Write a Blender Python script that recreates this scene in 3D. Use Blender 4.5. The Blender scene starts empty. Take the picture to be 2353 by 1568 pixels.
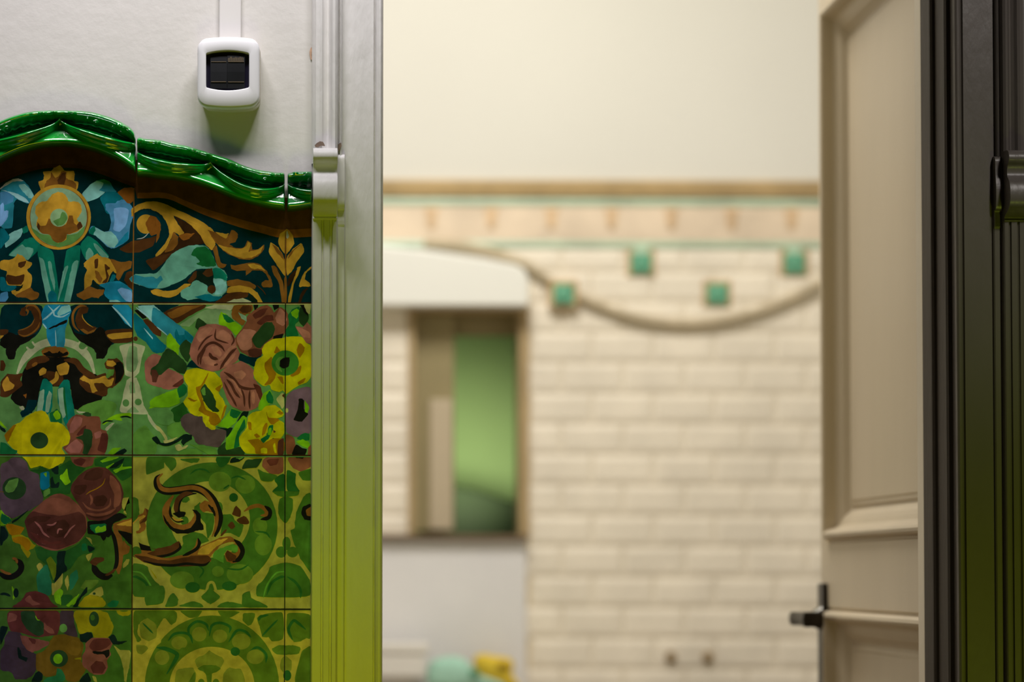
import bpy, bmesh, math, random
from mathutils import Vector, Matrix
random.seed(7)
S = bpy.context.scene
S.view_settings.view_transform = 'Standard'
S.view_settings.look = 'None'
S.view_settings.exposure = 0.0
COL = S.collection

PAINT = '''
A gold 640,940 770,935 800,895 905,840 960,925 1000,935 1118,928 1122,1010 1105,1080 1185,1100 1160,1220 900,1300 610,1230 572,1090 650,1075 660,1020
A gold2 770,940 830,1045 880,1020 905,950 960,930 1000,960 1010,1060 1100,1080 1150,1130 1140,1230 650,1230 690,1090 760,1040
A gold3 790,920 900,865 925,950 860,1030 815,985
A gold3 650,950 700,990 750,1020 700,1080 660,1040
A gold3 1000,945 1100,940 1080,1030 990,1050
A brn 900,1010 940,960 985,960 990,1060 960,1150 870,1130 860,1080
A teal 0,1205 120,1120 240,1045 340,1065 430,1150 500,1280 525,1340 430,1430 340,1400 250,1350 210,1420 190,1800 0,1800
A blue 0,1250 120,1240 210,1330 200,1400 100,1440 0,1450
A rlt 270,1140 370,1125 450,1200 512,1300 480,1350 420,1330 340,1240
A pale 0,1190 100,1105 200,1050 310,1055 360,1085 210,1085 80,1160 0,1215
A rlt2 0,1215 120,1240 260,1270 400,1360 440,1420 330,1390 240,1340 150,1270
A blu2 0,1440 50,1400 70,1560 60,1700 0,1780
C blu2 0,0 40,0 20,130 80,90 130,90 120,190 40,310 0,340
A rlt 1225,1270 1350,1150 1440,1080 1570,1100 1610,1160 1590,1240 1480,1340 1310,1405
A teal 1440,1078 1560,1055 1645,1090 1700,1190 1760,1250 1590,1260 1480,1225 1530,1180 1560,1110
A teal2 1490,1340 1590,1250 1745,1245 1850,1340 1960,1460 1990,1570 1600,1590 1540,1430
A blue 1650,1540 1700,1450 1760,1390 1850,1355 1960,1450 1995,1570 1640,1580
A org 1755,1250 1880,1185 2015,1180 2010,1390 1930,1440 1850,1350
C blue 1570,-20 1950,-20 1990,60 2000,190 1960,290 1930,530 1850,590 1700,668 1610,640 1440,470 1320,420 1370,320 1440,340 1560,412 1640,392 1672,260 1640,140 1590,80
C rlt 1330,420 1420,330 1560,415 1660,400 1740,470 1780,560 1720,650 1640,650 1440,470
C tgrn 1345,370 1420,320 1440,380 1400,460 1330,430
C blu2 1700,60 1850,40 1940,80 1900,300 1800,420 1690,380 1720,220
C blu3 1780,570 1850,480 1930,400 1930,530 1850,590 1720,640
C tgrn 110,770 370,520 480,490 610,560 570,700 420,840 220,790
C rlt3 110,765 330,590 370,640 490,650 505,710 430,840 300,790
C rlt 65,590 150,500 130,450 200,405 335,350 345,400 320,470 280,520 90,660
C teal2 0,350 70,370 150,480 130,540 60,600 0,680
C tgrn 330,360 400,310 435,400 350,445
C tgrn 1200,600 1320,460 1470,560 1650,790 1530,815 1280,835 1230,730
C rlt3 1395,580 1445,590 1650,800 1540,815 1460,700
C rlt3 1285,740 1335,635 1415,740 1340,835 1290,835
C tgrn 560,590 790,690 815,800 870,1180 880,1300 850,1490 720,1490 640,1110 570,770
C rlt3 580,770 660,840 765,1290 800,1490 715,1490 630,1080
C rlt3 715,850 770,855 830,1200 815,1330 760,1120
C teal2 720,1330 790,1290 850,1350 850,1490 730,1490
C tgrn 990,680 1210,590 1195,860 1040,1490 850,1490 890,1290 960,940
C rlt3 1090,870 1190,825 1055,1490 950,1490 1050,1050
C rlt3 985,925 1035,915 900,1390 865,1470 890,1270 945,1010
C o gold 880,190 485 490
C o gold2 885,195 440 445
C o rlt4 880,190 425 440
C grn2 450,330 600,440 760,460 1000,460 1160,440 1290,300 1250,450 1080,600 880,650 680,580 520,450
A gold3 740,1340 800,1270 880,1248 960,1270 1010,1340 1030,1400 1150,1390 1220,1450 1228,1540 1180,1630 1150,1660 1220,1740 1245,1770 1170,1840 1060,1885 1000,1885 1000,1960 940,2000 870,2015 800,1970 750,1890 620,1870 560,1790 540,1720 570,1640 530,1570 530,1470 600,1400 700,1390
C gold2 560,250 600,320 690,320 740,200 790,280 1000,310 1040,160 1095,170 1110,280 1150,310 1200,250 1245,330 1170,400 1060,442 1000,450 990,510 930,562 860,578 790,535 750,452 620,432 560,350
C brn 560,260 600,320 590,400 550,330
C brn 1150,320 1200,250 1245,330 1180,390
C o gn3 885,200 132 135
C grn2 790,250 900,200 930,110 990,130 1015,220 950,310 860,330
C gold 1255,890 1310,830 1420,760 1460,735 1530,790 1650,810 1760,990 1765,1050 1700,1000 1650,1070 1600,1190 1480,1205 1390,1120 1370,1210 1260,1310 1262,1100 1310,980 1260,930
C gold2 1640,805 1830,872 1985,840 1970,950 1860,1010 1790,1150 1740,1110 1750,1000
C gold2 1140,1345 1240,1300 1340,1220 1450,1270 1570,1280 1550,1340 1480,1415 1380,1390 1260,1440 1160,1390
C dk 1380,1140 1440,1190 1490,1245 1480,1285 1400,1230
C brn 1420,830 1470,800 1470,960 1420,960
C gold2 1480,1010 1540,1120 1500,1190 1440,1100 1420,980
C brn 1560,880 1660,960 1600,1000 1640,1070 1600,1180 1530,1180 1600,1100
C gold 0,840 200,820 260,738 340,770 400,850 490,880 450,950 400,985 480,1070 480,1190 440,1280 330,1330 260,1390 180,1340 165,1290 270,1290 350,1210 320,1220 100,1215 90,1100 110,1000 0,975
C gold2 470,1240 500,1300 595,1335 570,1410 480,1445 380,1400 260,1400 230,1360 340,1300
C brn 100,1050 250,1082 370,1040 360,1130 320,1210 130,1205 90,1140
C brn 270,880 400,840 380,900 320,960 270,940
C dk 220,1300 350,1190 330,1250 270,1300
C teal2 0,1080 70,1100 110,1220 250,1220 240,1265 150,1310 0,1300
C blue 0,1335 110,1300 130,1400 60,1480 0,1480
C blu3 1470,1210 1640,1160 1800,1148 1900,1210 1995,1290 1995,1470 1850,1475 1640,1440 1555,1345 1580,1260
C blu2 1755,1290 1820,1245 1985,1290 1985,1470 1890,1455
C rlt 1640,1440 1740,1430 1850,1480 1640,1480
C teal2 1640,1150 1690,1040 1745,1075 1700,1165
C brn 1900,1010 1990,1000 1990,1290 1920,1230 1860,1140
C brn 1780,675 1950,560 2150,520 2290,480 2360,470 2300,620 2100,725 1900,725
D dkbr 250,160 450,270 570,360 650,450 730,590 560,605 330,700 100,800 -100,960 -100,900 180,560 330,560 330,460 420,430
D brn -180,840 0,780 160,740 250,720 80,900 -60,1000
D gold -380,60 -290,0 -150,-45 0,-45 150,0 330,85 560,190 780,330 860,400 875,560 885,600 830,695 790,660 720,590 660,470 560,360 430,250 240,155 330,310 425,430 340,465 250,405 250,470 190,550 170,620 60,750 -20,790 -20,750 120,600 185,480 187,380 130,230 60,150 0,110 -100,65 -200,60 -310,110 -380,200
C o dteal 2215,290 195 215
C o gold 2190,295 140 145
C org 2260,160 2352,190 2420,300 2400,420 2270,480 2220,400 2180,270
D org -20,190 50,330 45,480 -20,600 10,400
C ~pale 12 2050,520 2150,500 2230,430
D gold2 250,405 325,480 320,590 260,680 100,735 200,560
D org 320,470 410,430 520,440 575,425 500,510 400,545
D gold2 760,375 900,430 1010,500 1080,465 1130,375 1200,410 1225,480 1185,565 1090,592 1150,640 1250,662 1320,640 1360,535 1430,575 1430,685 1530,670 1620,595 1605,690 1530,770 1400,832 1250,822 1100,760 990,690 890,580 820,470
D gold 905,595 1050,640 1260,672 1340,630 1375,550 1415,600 1370,720 1440,692 1540,670 1605,610 1570,720 1440,800 1300,812 1120,760 1000,690
D gold 860,400 960,430 1040,440 1090,430 1050,510 1000,500
D gold2 840,650 905,605 930,760 965,880 1055,900 1020,950 930,965 880,840
D rlt3 -420,1125 -330,1040 -150,1045 0,1030 60,970 150,830 220,750 330,680 470,622 600,605 730,620 800,680 860,810 910,930 1020,1000 1068,1090 1040,1160 1062,1260 1050,1310 980,1370 940,1430 820,1455 720,1440 650,1410 560,1420 460,1442 370,1390 348,1310 400,1260 500,1230 540,1160 600,1130 690,1180 770,1230 760,1300 830,1355 890,1290 880,1230 830,1130 850,1050 830,960 600,970 500,1050 400,1130 200,1220 100,1262 -100,1262 -250,1215 -360,1180
D teal -420,1125 -330,1050 -200,1090 -60,1080 0,1120 60,1060 100,1130 20,1210 0,1262 -100,1262 -250,1215
D dgrn 590,640 740,632 810,700 905,920 820,935 700,930 580,890 655,860 580,780 510,762 540,700
D tgrn 845,950 960,958 1055,1060 1055,1150 960,1115 850,1115
D rlt 840,1120 960,1110 1040,1170 1050,1290 960,1360 860,1360 890,1290 880,1230
D teal2 560,1392 740,1340 900,1382 985,1378 930,1440 800,1458 700,1440 600,1400
D dk 440,1155 580,1000 720,980 835,955 855,1080 850,1215 760,1215 680,1170 600,1130 500,1190
D brn 460,1150 560,1020 610,990 590,1110 500,1195
D brn 680,1040 750,970 835,955 850,1070 760,1090
D o brn 825,1275 62 62
D gold 0,1270 150,1302 300,1280 400,1195 530,1190 480,1230 380,1282 330,1350 200,1402 60,1380 -60,1350 -100,1290
D gold2 1050,1145 1200,1118 1400,1160 1495,1220 1480,1275 1300,1222 1060,1235
D gold 1060,1245 1250,1210 1400,1240 1500,1310 1600,1480 1530,1485 1450,1370 1380,1322 1200,1322 1050,1335
D brn 1060,1335 1250,1312 1390,1330 1360,1400 1150,1430 1040,1475 840,1490 980,1400
D cream 1030,1478 1150,1422 1300,1408 1410,1450 1420,1482
D gold2 1105,895 1170,920 1300,890 1430,870 1560,900 1660,1010 1725,1120 1745,1245 1600,1250 1565,1190 1620,1140 1690,1140 1640,1040 1560,990 1440,990 1330,1080 1345,990 1200,1002 1120,970
D gold 1360,900 1450,885 1560,920 1640,1000 1560,970 1430,970
D gold 1710,560 1820,640 1900,760 1935,900 1930,1100 1800,900 1685,740 1690,650
D gold 2175,575 2205,640 2215,720 2110,850 2050,970 1960,1090 1940,900 1960,780 2050,660
D gold3 1925,395 1960,365 2050,460 2065,600 2000,690 1940,760 1870,680 1818,560 1850,440
D gold2 1720,580 1800,640 1890,740 1920,860 1880,800 1800,720
D gold2 2160,600 2100,640 2000,720 1960,830 2060,700
D ~brn 14 1935,400 1930,700 1930,1000
D pale 1950,380 1975,420 1985,500 1950,520
D gold2 1715,915 1785,925 1900,1120 1930,1490 1880,1490 1840,1180 1755,1050
D dk 1800,960 1920,1110 1925,1250 1870,1110
D gold 2165,925 2110,950 2090,1030 2040,1150 1960,1490 2010,1490 2060,1180 2150,1010
D dkbr 2100,970 2080,1080 1960,1250 1965,1130 2010,1050
D gold2 1918,1080 1952,1080 1955,1490 1910,1490
D gold 2330,955 2240,1030 2220,1130 2300,1180 2315,1235 2200,1232 2135,1245 2170,1100 2230,1000 2330,920
D dkbr 2120,1490 2180,1300 2280,1240 2190,1400 2160,1490
D ~brn 14 1500,1210 1590,1290 1640,1360
D dk 1360,1380 1420,1350 1520,1450 1500,1480 1400,1440
E teal0 0,60 650,60 640,380 560,520 430,620 300,680 240,760 220,892 130,892 85,800 90,730 0,680
E blk 0,600 130,470 250,520 400,560 560,500 430,620 300,680 240,760 220,892 130,892 85,800 90,730 0,680
E teal0 1035,60 2000,60 2000,640 1700,650 1620,730 1600,820 1550,882 1440,882 1450,800 1390,720 1200,620 1100,500 1035,350
E blk 1045,330 1110,480 1250,530 1400,490 1500,390 1580,450 1590,560 1700,630 1620,730 1600,820 1550,882 1440,882 1450,800 1390,720 1200,620 1100,500
E ~cream 115 255,1110 330,940 430,810 560,700 700,640 860,620 1000,640 1150,690 1270,790 1360,920 1420,1110
E o grn1 470,690 48 44
E o grn1 1235,690 52 50
E ~cream 30 480,620 530,690
E ~cream 30 395,700 440,750
E ~cream 30 1200,620 1165,680
E ~cream 30 1310,700 1275,750
E ~brn 120 410,130 500,130 560,230 560,350 480,450 340,500 270,470
E ~gold2 34 400,230 420,170 380,130 420,80 520,85 595,180 605,290
E ~gold2 18 520,280 470,370 370,430 270,455
E ~gold2 22 600,330 560,420 470,500 370,540 280,510
E brn 290,210 320,120 400,90 380,170 400,230 340,240
E brn 1120,300 1170,140 1240,90 1330,110 1310,190 1240,210 1250,280 1320,370 1450,405 1390,490 1290,500 1170,430
E ~gold2 36 1300,90 1210,85 1130,140 1090,240 1110,380 1190,470
E gold2 1190,440 1260,430 1330,480 1420,440 1465,400 1400,490 1300,515
E ~gold 14 1235,210 1245,270 1310,350 1400,410
E brn 1570,450 1960,425 1995,470 1995,630 1700,655 1590,540
E gold 1585,520 1990,468 1990,560 1660,592
E brn 0,435 130,440 120,500 40,530 0,560
E gold 0,530 70,525 0,590
E blu3 640,140 690,62 1050,62 1072,170 1030,260 1015,350 980,430 975,710 770,710 700,560 700,440 640,370 618,230
E rlt 860,190 930,90 1050,70 1065,160 980,200 870,250
E ~rlt2 26 900,80 800,170 700,260 640,300
E ~rlt2 22 720,80 800,170 820,230 930,250 1050,190
E blk 720,430 840,370 1010,290 1000,340 850,400 740,440
E teal 830,420 980,380 970,560 960,710 850,710 840,560
E ~rlt2 14 830,450 840,600 840,700
E ~rlt2 20 640,350 680,400 700,430
E blk 330,1090 440,930 560,860 700,835 1000,845 1150,900 1250,1010 1370,1100 1440,1110 1540,1230 1610,1350 1600,1440 1540,1450 1520,1530 1440,1575 1330,1580 1280,1630 1190,1650 1110,1640 1080,1500 1060,1300 600,1300 560,1560 520,1640 470,1700 400,1700 370,1600 260,1580 150,1480 200,1370 300,1280 330,1180
E gold2 620,760 680,710 850,693 980,718 1042,790 1020,845 900,862 700,852 640,825
E blk 640,800 690,790 740,760 790,800 860,790 900,760 940,800 1010,770 1030,820 900,862 700,852
E ~brn 110 390,1040 500,930 620,890 740,890
E ~brn 90 960,900 1130,920 1230,1040 1350,1120 1430,1150
E ~gold2 50 480,990 560,940
E brn 700,1060 850,1080 950,1130 950,1220 860,1300 760,1260 720,1180 630,1150
E gold 845,985 1000,925 1045,980 1015,1120 900,1135 860,1060
E gold 575,1080 640,1005 705,1040 680,1110 600,1140
E ~gold 62 845,1070 850,1170 790,1230 740,1230
E brn 0,1240 100,1100 240,1115 350,1090 300,1200 345,1280 220,1370 120,1460 0,1460
E gold 20,1260 110,1130 140,1220 220,1270 200,1330 60,1380
E org 340,1420 400,1400 390,1480
E brn 1190,1180 1250,1105 1360,1190 1460,1130 1590,1090 1600,1180 1700,1130 1720,1040 1600,1040 1560,960 1620,880 1760,870 1850,950 1875,1080 1820,1210 1700,1315 1620,1320 1612,1420 1550,1452 1390,1400 1290,1365 1190,1260
E blk 1710,960 1800,920 1850,970 1865,1080 1810,1200 1720,1280 1740,1130 1720,1030
E gold 1595,905 1700,905 1750,960 1690,1005 1600,985
E gold 1190,1190 1260,1120 1340,1190 1440,1180 1580,1130 1620,1200 1720,1160 1680,1280 1610,1310 1540,1240 1400,1250 1470,1370 1380,1400 1350,1260 1270,1220
E grn4 1590,1130 1640,1050 1715,1030 1705,1110 1620,1175
E tgrn 640,1180 700,1180 785,1260 790,1560 760,1690 700,1720 545,1690 560,1560 600,1350
E rlt4 600,1370 670,1330 660,1500 640,1680 550,1700 570,1530
E rlt4 690,1500 740,1350 780,1400 760,1560 730,1690 680,1680
E tgrn 860,1330 960,1190 1040,1200 1060,1350 1100,1560 1125,1750 1040,1890 980,1890 900,1640 860,1500
E rlt4 865,1340 950,1300 960,1500 985,1750 940,1780 890,1600
E ~dgrn 30 960,1300 970,1500 1010,1800
E cream 1780,680 1990,640 2195,695 2130,850 2090,1100 2010,1170 1880,1140 1850,900
E rlt5 1940,680 2060,700 2080,950 2010,1090 1905,1060 1890,900
E cream 1900,1200 1960,1160 2060,1165 2110,1350 2150,1568 2230,1700 2200,1720 1780,1690 1840,1480 1850,1400
E rlt5 1960,1220 2020,1250 2030,1400 1950,1400 1940,1300
E o grn1 1890,1545 50 55
E o grn1 2075,1530 52 50
E rlt5 1880,1690 2000,1580 2100,1690
E brn 0,900 60,910 90,980 60,1060 0,1070
G teal0 300,240 380,190 420,60 560,60 540,180 430,280 330,330
G cream 280,160 350,150 370,200 320,220
G cream 1130,230 1240,210 1330,140 1380,160 1300,240 1200,270
G grn4 1140,220 1300,120 1520,60 1700,80 1760,150 1700,300 1560,400 1400,330 1370,260
G lime 1740,270 1960,250 1975,310 1800,320 1845,380 1700,350 1560,440 1520,420 1620,340
G ~dk 24 1530,420 1600,380 1700,380
G ~dk 24 1800,320 1900,310 1975,335
G cream 1570,500 1650,420 1730,400 1640,500 1600,530
G grn1 1640,520 1750,420 1990,380 1990,870 1760,870 1640,740 1620,600
G grn4 2000,560 2090,480 2180,440 2250,520 2352,640 2352,880 2000,880
G ~cream 50 2215,270 2270,380 2340,470 2420,540
G lime 2220,200 2290,120 2400,0 2500,0 2500,130 2300,180
G dk 2270,630 2352,600 2420,700 2352,730
G dgrn 740,250 800,240 850,190 930,280 930,420 870,400 760,410
G lime 790,280 860,200 920,320 850,370
G rose2 990,440 1060,330 1150,275 1330,305 1490,310 1515,400 1510,510 1600,525 1628,620 1600,800 1570,890 1410,930 1390,1050 1230,1085 1090,1020 1040,890 930,780 1050,700 1050,560
G rose1 1060,420 1120,300 1240,330 1220,440 1100,560 1040,560
G rose1 1060,700 1150,650 1250,740 1200,860 1050,860 980,800
G rose1 1410,560 1500,520 1560,600 1430,660
G rose3 1520,560 1610,560 1625,640 1590,860 1450,820 1500,700
G rose3 1100,960 1220,930 1300,960 1220,1060 1110,1010
G rose3 1140,590 1240,470 1300,440 1270,560 1180,600
G dgrn3 1265,490 1375,520 1395,600 1380,760 1310,890 1235,870 1262,740 1230,660 1125,630 1250,590
G dgrn3 1230,280 1300,240 1370,260 1365,310 1300,310
G yel 60,590 200,440 300,400 420,290 540,230 650,218 730,300 755,400 880,392 970,460 1040,540 1058,640 1030,730 920,770 985,890 960,990 880,1040 740,1105 660,1070 600,1050 460,1095 400,970 300,890 200,800 110,700
G yel2 60,590 200,440 250,430 180,560 130,680 110,700
G o dgrn3 590,670 134 124
G dgrn 0,690 100,710 180,800 270,820 230,890 0,890
G dk 0,440 100,530 60,550 0,500
G lime 0,370 60,440 110,500 60,480 0,430
G purp 0,1035 100,990 180,920 310,930 410,1000 440,1140 540,1118 590,1200 605,1400 655,1480 640,1600 430,1730 180,1855 0,1730
G o dgrn3 215,1390 178 168
G grn4 62,1390 130,1270 290,1235 250,1370 200,1445 100,1455
G dgrn2 430,1110 580,1100 620,1050 720,1120 900,1060 1050,960 1140,1050 1300,1080 1200,1170 1080,1300 1060,1480 880,1460 760,1500 650,1530 600,1380 590,1180
G teal2 600,1150 740,1130 745,1380 650,1420 600,1380
G lime2 650,1170 700,1150 700,1230
G dk 760,1100 880,1040 880,1180 820,1180
G dk 750,1250 790,1200 820,1330 900,1290 880,1380 760,1390
G lime 895,1200 940,1180 1010,1080 1030,1230 1065,1300 980,1345 900,1240
G grn4 650,1430 740,1380 760,1460 660,1530
G dgrn2 1420,930 1900,920 1990,940 1990,1200 1830,1290 1740,1180 1620,1090 1560,1070 1420,1060
G lime2 1500,980 1640,905 1800,920 1700,960 1540,1010
G lime2 1580,1070 1720,1000 1680,1060 1600,1090
G dk 1620,1090 1780,970 1870,930 1850,1000 1740,1080
G lime2 1690,1120 1800,1080 1850,1010 1830,1070 1990,1055 1990,1085 1830,1110 1730,1165
G lime2 1615,870 1680,790 1835,768 1760,840 1690,885
G dk 1750,850 1870,785 1910,830 1840,885 1700,885
G rose4 1070,1340 1180,1200 1300,1110 1450,1065 1600,1085 1700,1180 1800,1290 1855,1450 1855,1560 1820,1710 1700,1810 1560,1880 1330,1870 1280,1770 1150,1590 1055,1440
G rose5 1290,1150 1450,1080 1560,1110 1530,1230 1400,1280 1250,1260
G rose5 1120,1350 1300,1330 1300,1420 1200,1500 1100,1450
G rose2 1660,1180 1780,1300 1830,1480 1800,1640 1700,1700 1720,1480 1640,1300
G ~yel2 14 1580,1240 1540,1330 1440,1400 1350,1440 1290,1485
G ~rose2 34 1350,1480 1380,1560 1360,1640
G ~rose2 30 1240,1600 1330,1690 1500,1720 1640,1650 1660,1540
G rose5 1420,1510 1560,1480 1620,1560 1560,1660 1440,1660 1390,1580
G ~rose2 40 1290,1760 1450,1790 1620,1760 1740,1690
G ~rose5 22 1290,1790 1450,1830 1620,1800 1760,1720
I olv 0,0 60,0 60,10 0,10
I lime2 0,280 30,280 60,340 140,380 180,430 120,480 60,510 0,510
I dgrn 20,320 120,380 180,440 80,500 10,450
I dk 170,450 300,370 440,260 400,310 250,440 190,480
I dk 0,520 70,530 140,650 40,800 0,820
I yel2 80,510 110,485 200,490 370,540 330,620 240,685 140,640
I yel3 160,660 300,640 430,700 500,790 540,800 500,860 430,880 460,930 420,1000 380,990 310,860 300,790 200,760
I yel2 180,700 330,670 430,720 470,790 440,880 400,900 310,790 220,770
I grn3 40,760 150,670 200,760 310,800 320,860 420,1010 400,1060 340,1100 330,1000 200,960 60,990 20,900
I grn3 20,1000 160,970 160,1050 240,1180 120,1220 30,1120
I ~blk 90 200,1010 290,1060 320,1140 280,1220 180,1280 60,1270 -30,1210
I ~gold2 40 180,1000 240,1020 260,1080
I ~gold2 40 0,1170 80,1220 170,1240
I rose2 360,440 480,290 640,150 760,60 900,22 1050,90 1180,200 1290,350 1312,500 1280,640 1180,760 980,850 850,898 700,872 560,800 450,690 400,560
I rose4 360,440 480,290 620,330 900,370 1080,330 1200,300 1290,400 1300,600 1180,760 850,880 560,800 430,690
I rose2 640,170 780,90 900,100 1060,160 1080,280 960,350 800,340 680,300
I rose5 400,420 560,360 780,380 700,450 600,460 520,440 420,520
I rose5 700,560 760,540 860,440 980,420 1050,500 1020,600 940,680 840,700 700,620
I ~rose1 30 520,450 600,530 650,620 740,690
I ~rose1 26 700,500 790,500 850,460
I ~rose1 26 860,640 880,570 940,570
I ~rose1 24 960,700 1010,630 1060,560 1130,500
I ~rose1 26 560,640 600,740 680,790
I ~rose3 40 700,830 850,830 980,800
I rose3 440,600 560,640 660,720 760,760 920,740 900,790 700,800 560,750
I blk 1310,440 1560,440 1800,310 1920,380 1830,420 1690,480 1680,650 1640,680 1560,740 1530,770 1480,650 1310,640
I dgrn 1350,500 1600,480 1590,600 1430,630 1350,560
I lime2 1430,560 1470,515 1510,540 1585,500 1590,600 1430,625
I cream3 1290,680 1330,690 1450,780 1410,830 1350,790
I grn3 1370,680 1500,660 1560,760 1600,680 1640,700 1700,900 1740,1080 1660,1240 1520,1230 1460,1100 1570,1030 1520,980 1400,1010 1400,920 1440,840 1380,800
I dgrn2 520,840 600,820 700,880 980,900 1180,790 1290,680 1440,860 1390,920 1250,940 1160,1000 1060,1160 960,1230 880,1350 810,1380 760,1300 700,1100 560,1000
I dk 860,900 1000,890 960,1050 1020,1180 930,1230 870,1350 810,1370 850,1150
I dk 1310,800 1440,860 1330,920
I dgrn 1220,800 1290,770 1310,880 1230,900
I olv2 690,1020 760,970 850,1100 840,1260 800,1340 760,1200
I cream3 540,1120 600,1060 650,1120 660,1280 620,1270
I teal3 540,1250 700,1080 740,1200 775,1400 765,1568 580,1568
I cream3 775,1370 810,1390 950,1210 940,1400 850,1530 780,1568
I cream3 970,1340 1020,1240 1040,1400 1010,1500
I teal3 1040,1260 1160,1160 1180,1300 1100,1450 1050,1500
I cream3 1280,960 1400,915 1330,1060
I cream3 1840,1110 1900,1010 1950,1020 1920,1100 1850,1160
I cream3 1840,100 1940,80 1900,200 1850,320 1880,340 1960,380 1990,370 1830,250
I cream3 2050,110 2150,130 2250,90 2230,200 2140,350 2090,260
I grn3 1900,200 1980,160 2080,250 2100,380 1960,400 1880,320
I ~gold2 100 1700,520 1760,640 1800,800 1800,960 1780,1120 1780,1240
I ~blk 60 1660,560 1720,720 1750,900 1750,1080 1690,1230
I ~blk 100 1690,1260 1560,1280 1450,1210 1390,1090
I ~brn 40 1740,1160 1650,1230 1580,1260
I brn 1360,1090 1340,1060 1420,990 1560,990 1570,1040 1470,1080 1450,1120
I gold2 1680,490 1850,430 2000,395 2150,330 2175,240 2245,290 2255,380 2170,460 2195,520 2170,590 2060,635 1930,620 1800,580 1760,560
I gold 1720,500 2000,410 2160,350 2190,370 2080,450 2120,540 2050,590 2000,520 1900,520
I brn 2190,250 2250,300 2250,390 2170,460 2080,490 2200,370
I blk 1760,580 1900,610 2000,640 1990,800 1930,780 1860,700
I gold2 1860,720 1890,780 1960,840 1930,930 1840,960 1820,880
I blk 1990,690 2110,790 2352,850 2420,900 2420,1130 2200,1020 2010,920
I gold2 2050,860 2200,890 2352,900 2420,930 2420,1060 2300,1000 2150,950
I cream3 1990,640 2090,640 2130,760 2060,720
I cream3 2050,1030 2130,1040 2230,1080 2180,1130 2130,1150
I ~yel3 26 2240,1160 2300,1240 2352,1310
I grn2b 1290,1320 1500,1330 1400,1450 1320,1480 1200,1450
I cream3 1300,1568 1520,1410 1550,1568
K grn3 1560,130 1700,60 1950,40 1950,440 1620,440 1600,330 1540,260
K dgrn 1600,400 1680,340 1790,350 1750,440 1640,440
K cream3 1340,250 1530,120 1560,260 1500,290 1380,240
K yel3 1175,410 1260,290 1350,250 1540,300 1595,390 1560,445 1185,445
K o dgrn3 1415,240 22 18
K lime2 800,250 900,150 960,220 910,300 920,420 830,370
K dgrn2 920,260 1080,260 1100,310 980,420 920,420
K lime2 990,420 1130,290 1200,230 1150,330 1130,410 1080,400 1030,445
K dk 1100,430 1150,350 1310,120 1310,220 1200,330 1170,445 1080,445
K ~lime2 34 180,130 210,240 200,330
K o dk 240,230 40 70
K ~dk 40 0,250 80,245 160,280
K rose3 330,330 400,220 540,200 700,250 790,390 900,450 160,450 240,400
K rose2 360,330 450,260 500,350 620,400 480,420
K rose3 120,490 890,490 905,640 870,860 700,880 600,900 480,880 300,830 150,800 100,640
K rose2 130,520 260,560 250,640 110,680
K rose2 660,660 700,720 780,760 820,840 740,840 660,780
K dgrn3 310,500 520,500 540,620 660,680 660,850 560,885 400,780 320,650
K rose3 520,490 720,490 700,580 620,640 550,600
K ~lime2 16 530,570 560,630 600,640
K purp2 60,900 130,800 320,830 420,1080 560,1150 550,1380 480,1480 400,1530 220,1530 180,1420 0,1400 0,1100 70,1000
K rose2 300,860 400,880 480,910 600,930 740,960 740,1000 600,1080 480,1130 400,1080 330,980
K rose3 420,900 540,930 530,1000 480,990
K dk 260,1040 300,1060 330,1180 420,1200 400,1270 270,1210
K dk 0,720 120,740 80,860 20,1000 0,1010
K olv 540,1140 640,1120 750,1000 740,960 820,860 1000,850 1180,900 1260,1010 1230,1150 1210,1250 1300,1370 1180,1568 1000,1560 930,1400 850,1350 860,1460 680,1500 540,1390
K olv3 960,1050 1080,930 1200,960 1220,1080 1180,1170 1050,1160
K yel3 1110,1225 1220,1190 1220,1240
K purp2 900,510 960,480 1110,490 1110,680 1180,900 1010,870 900,800
K o grn4 950,760 58 65
K yel3 1105,600 1120,490 1510,490 1620,525 1665,640 1710,730 1680,830 1600,925 1420,925 1375,810 1230,855 1180,830 1150,700
K o dgrn3 1412,620 74 112
K o grn3 1390,600 34 44
K dk 1190,850 1370,810 1400,900 1300,980 1200,960
K rose2 1280,980 1380,900 1650,910 1690,1000 1640,1080 1670,1160 1600,1240 1625,1350 1560,1460 1400,1460 1240,1330 1230,1180 1290,1070
K rose3 1400,920 1650,920 1670,1000 1560,1080 1400,1110 1330,1040
K rose3 1350,1330 1440,1250 1540,1260 1600,1350 1540,1440 1400,1440
K blk 1370,1110 1520,1110 1640,1070 1650,1160 1600,1220 1560,1150 1420,1150
K dk 1620,890 1700,850 1750,900 1760,960 1920,950 1820,1000 1700,1010
K o dgrn3 885,1215 135 128
K o lime2 870,1220 70 75
K teal3 850,1360 930,1380 980,1500 960,1568 640,1568 700,1500 850,1480
K dk 460,1568 520,1440 590,1400 650,1460 620,1568
K dk 1180,1568 1240,1480 1320,1420 1380,1568
K yel3 1740,480 1965,480 1955,560 1850,585 1760,545
K o grn3 1860,495 60 16
K cream3 1700,1015 1800,1085 1940,1095 1965,1110 1940,1350 1910,1460 1900,1568 1865,1568 1850,1350 1800,1180
K cream3 1380,1480 1430,1480 1460,1568 1420,1568
F teal0 -340,60 380,60 200,130 80,200 0,140 -100,130
E teal2 2005,180 2140,290 2300,480 2460,680 2440,800 2300,790 2200,640 2060,540 2010,420
E rlt 2050,90 2300,75 2352,110 2420,160 2420,420 2352,400 2200,230
E blu3 1660,65 1920,65 1995,180 1995,430 1880,350
E ~rlt2 26 1680,90 1780,190 1880,300 1970,410
E ~rlt2 26 2040,110 2200,230 2300,330 2420,430
E ~rlt2 18 2160,420 2260,540 2352,640
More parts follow.
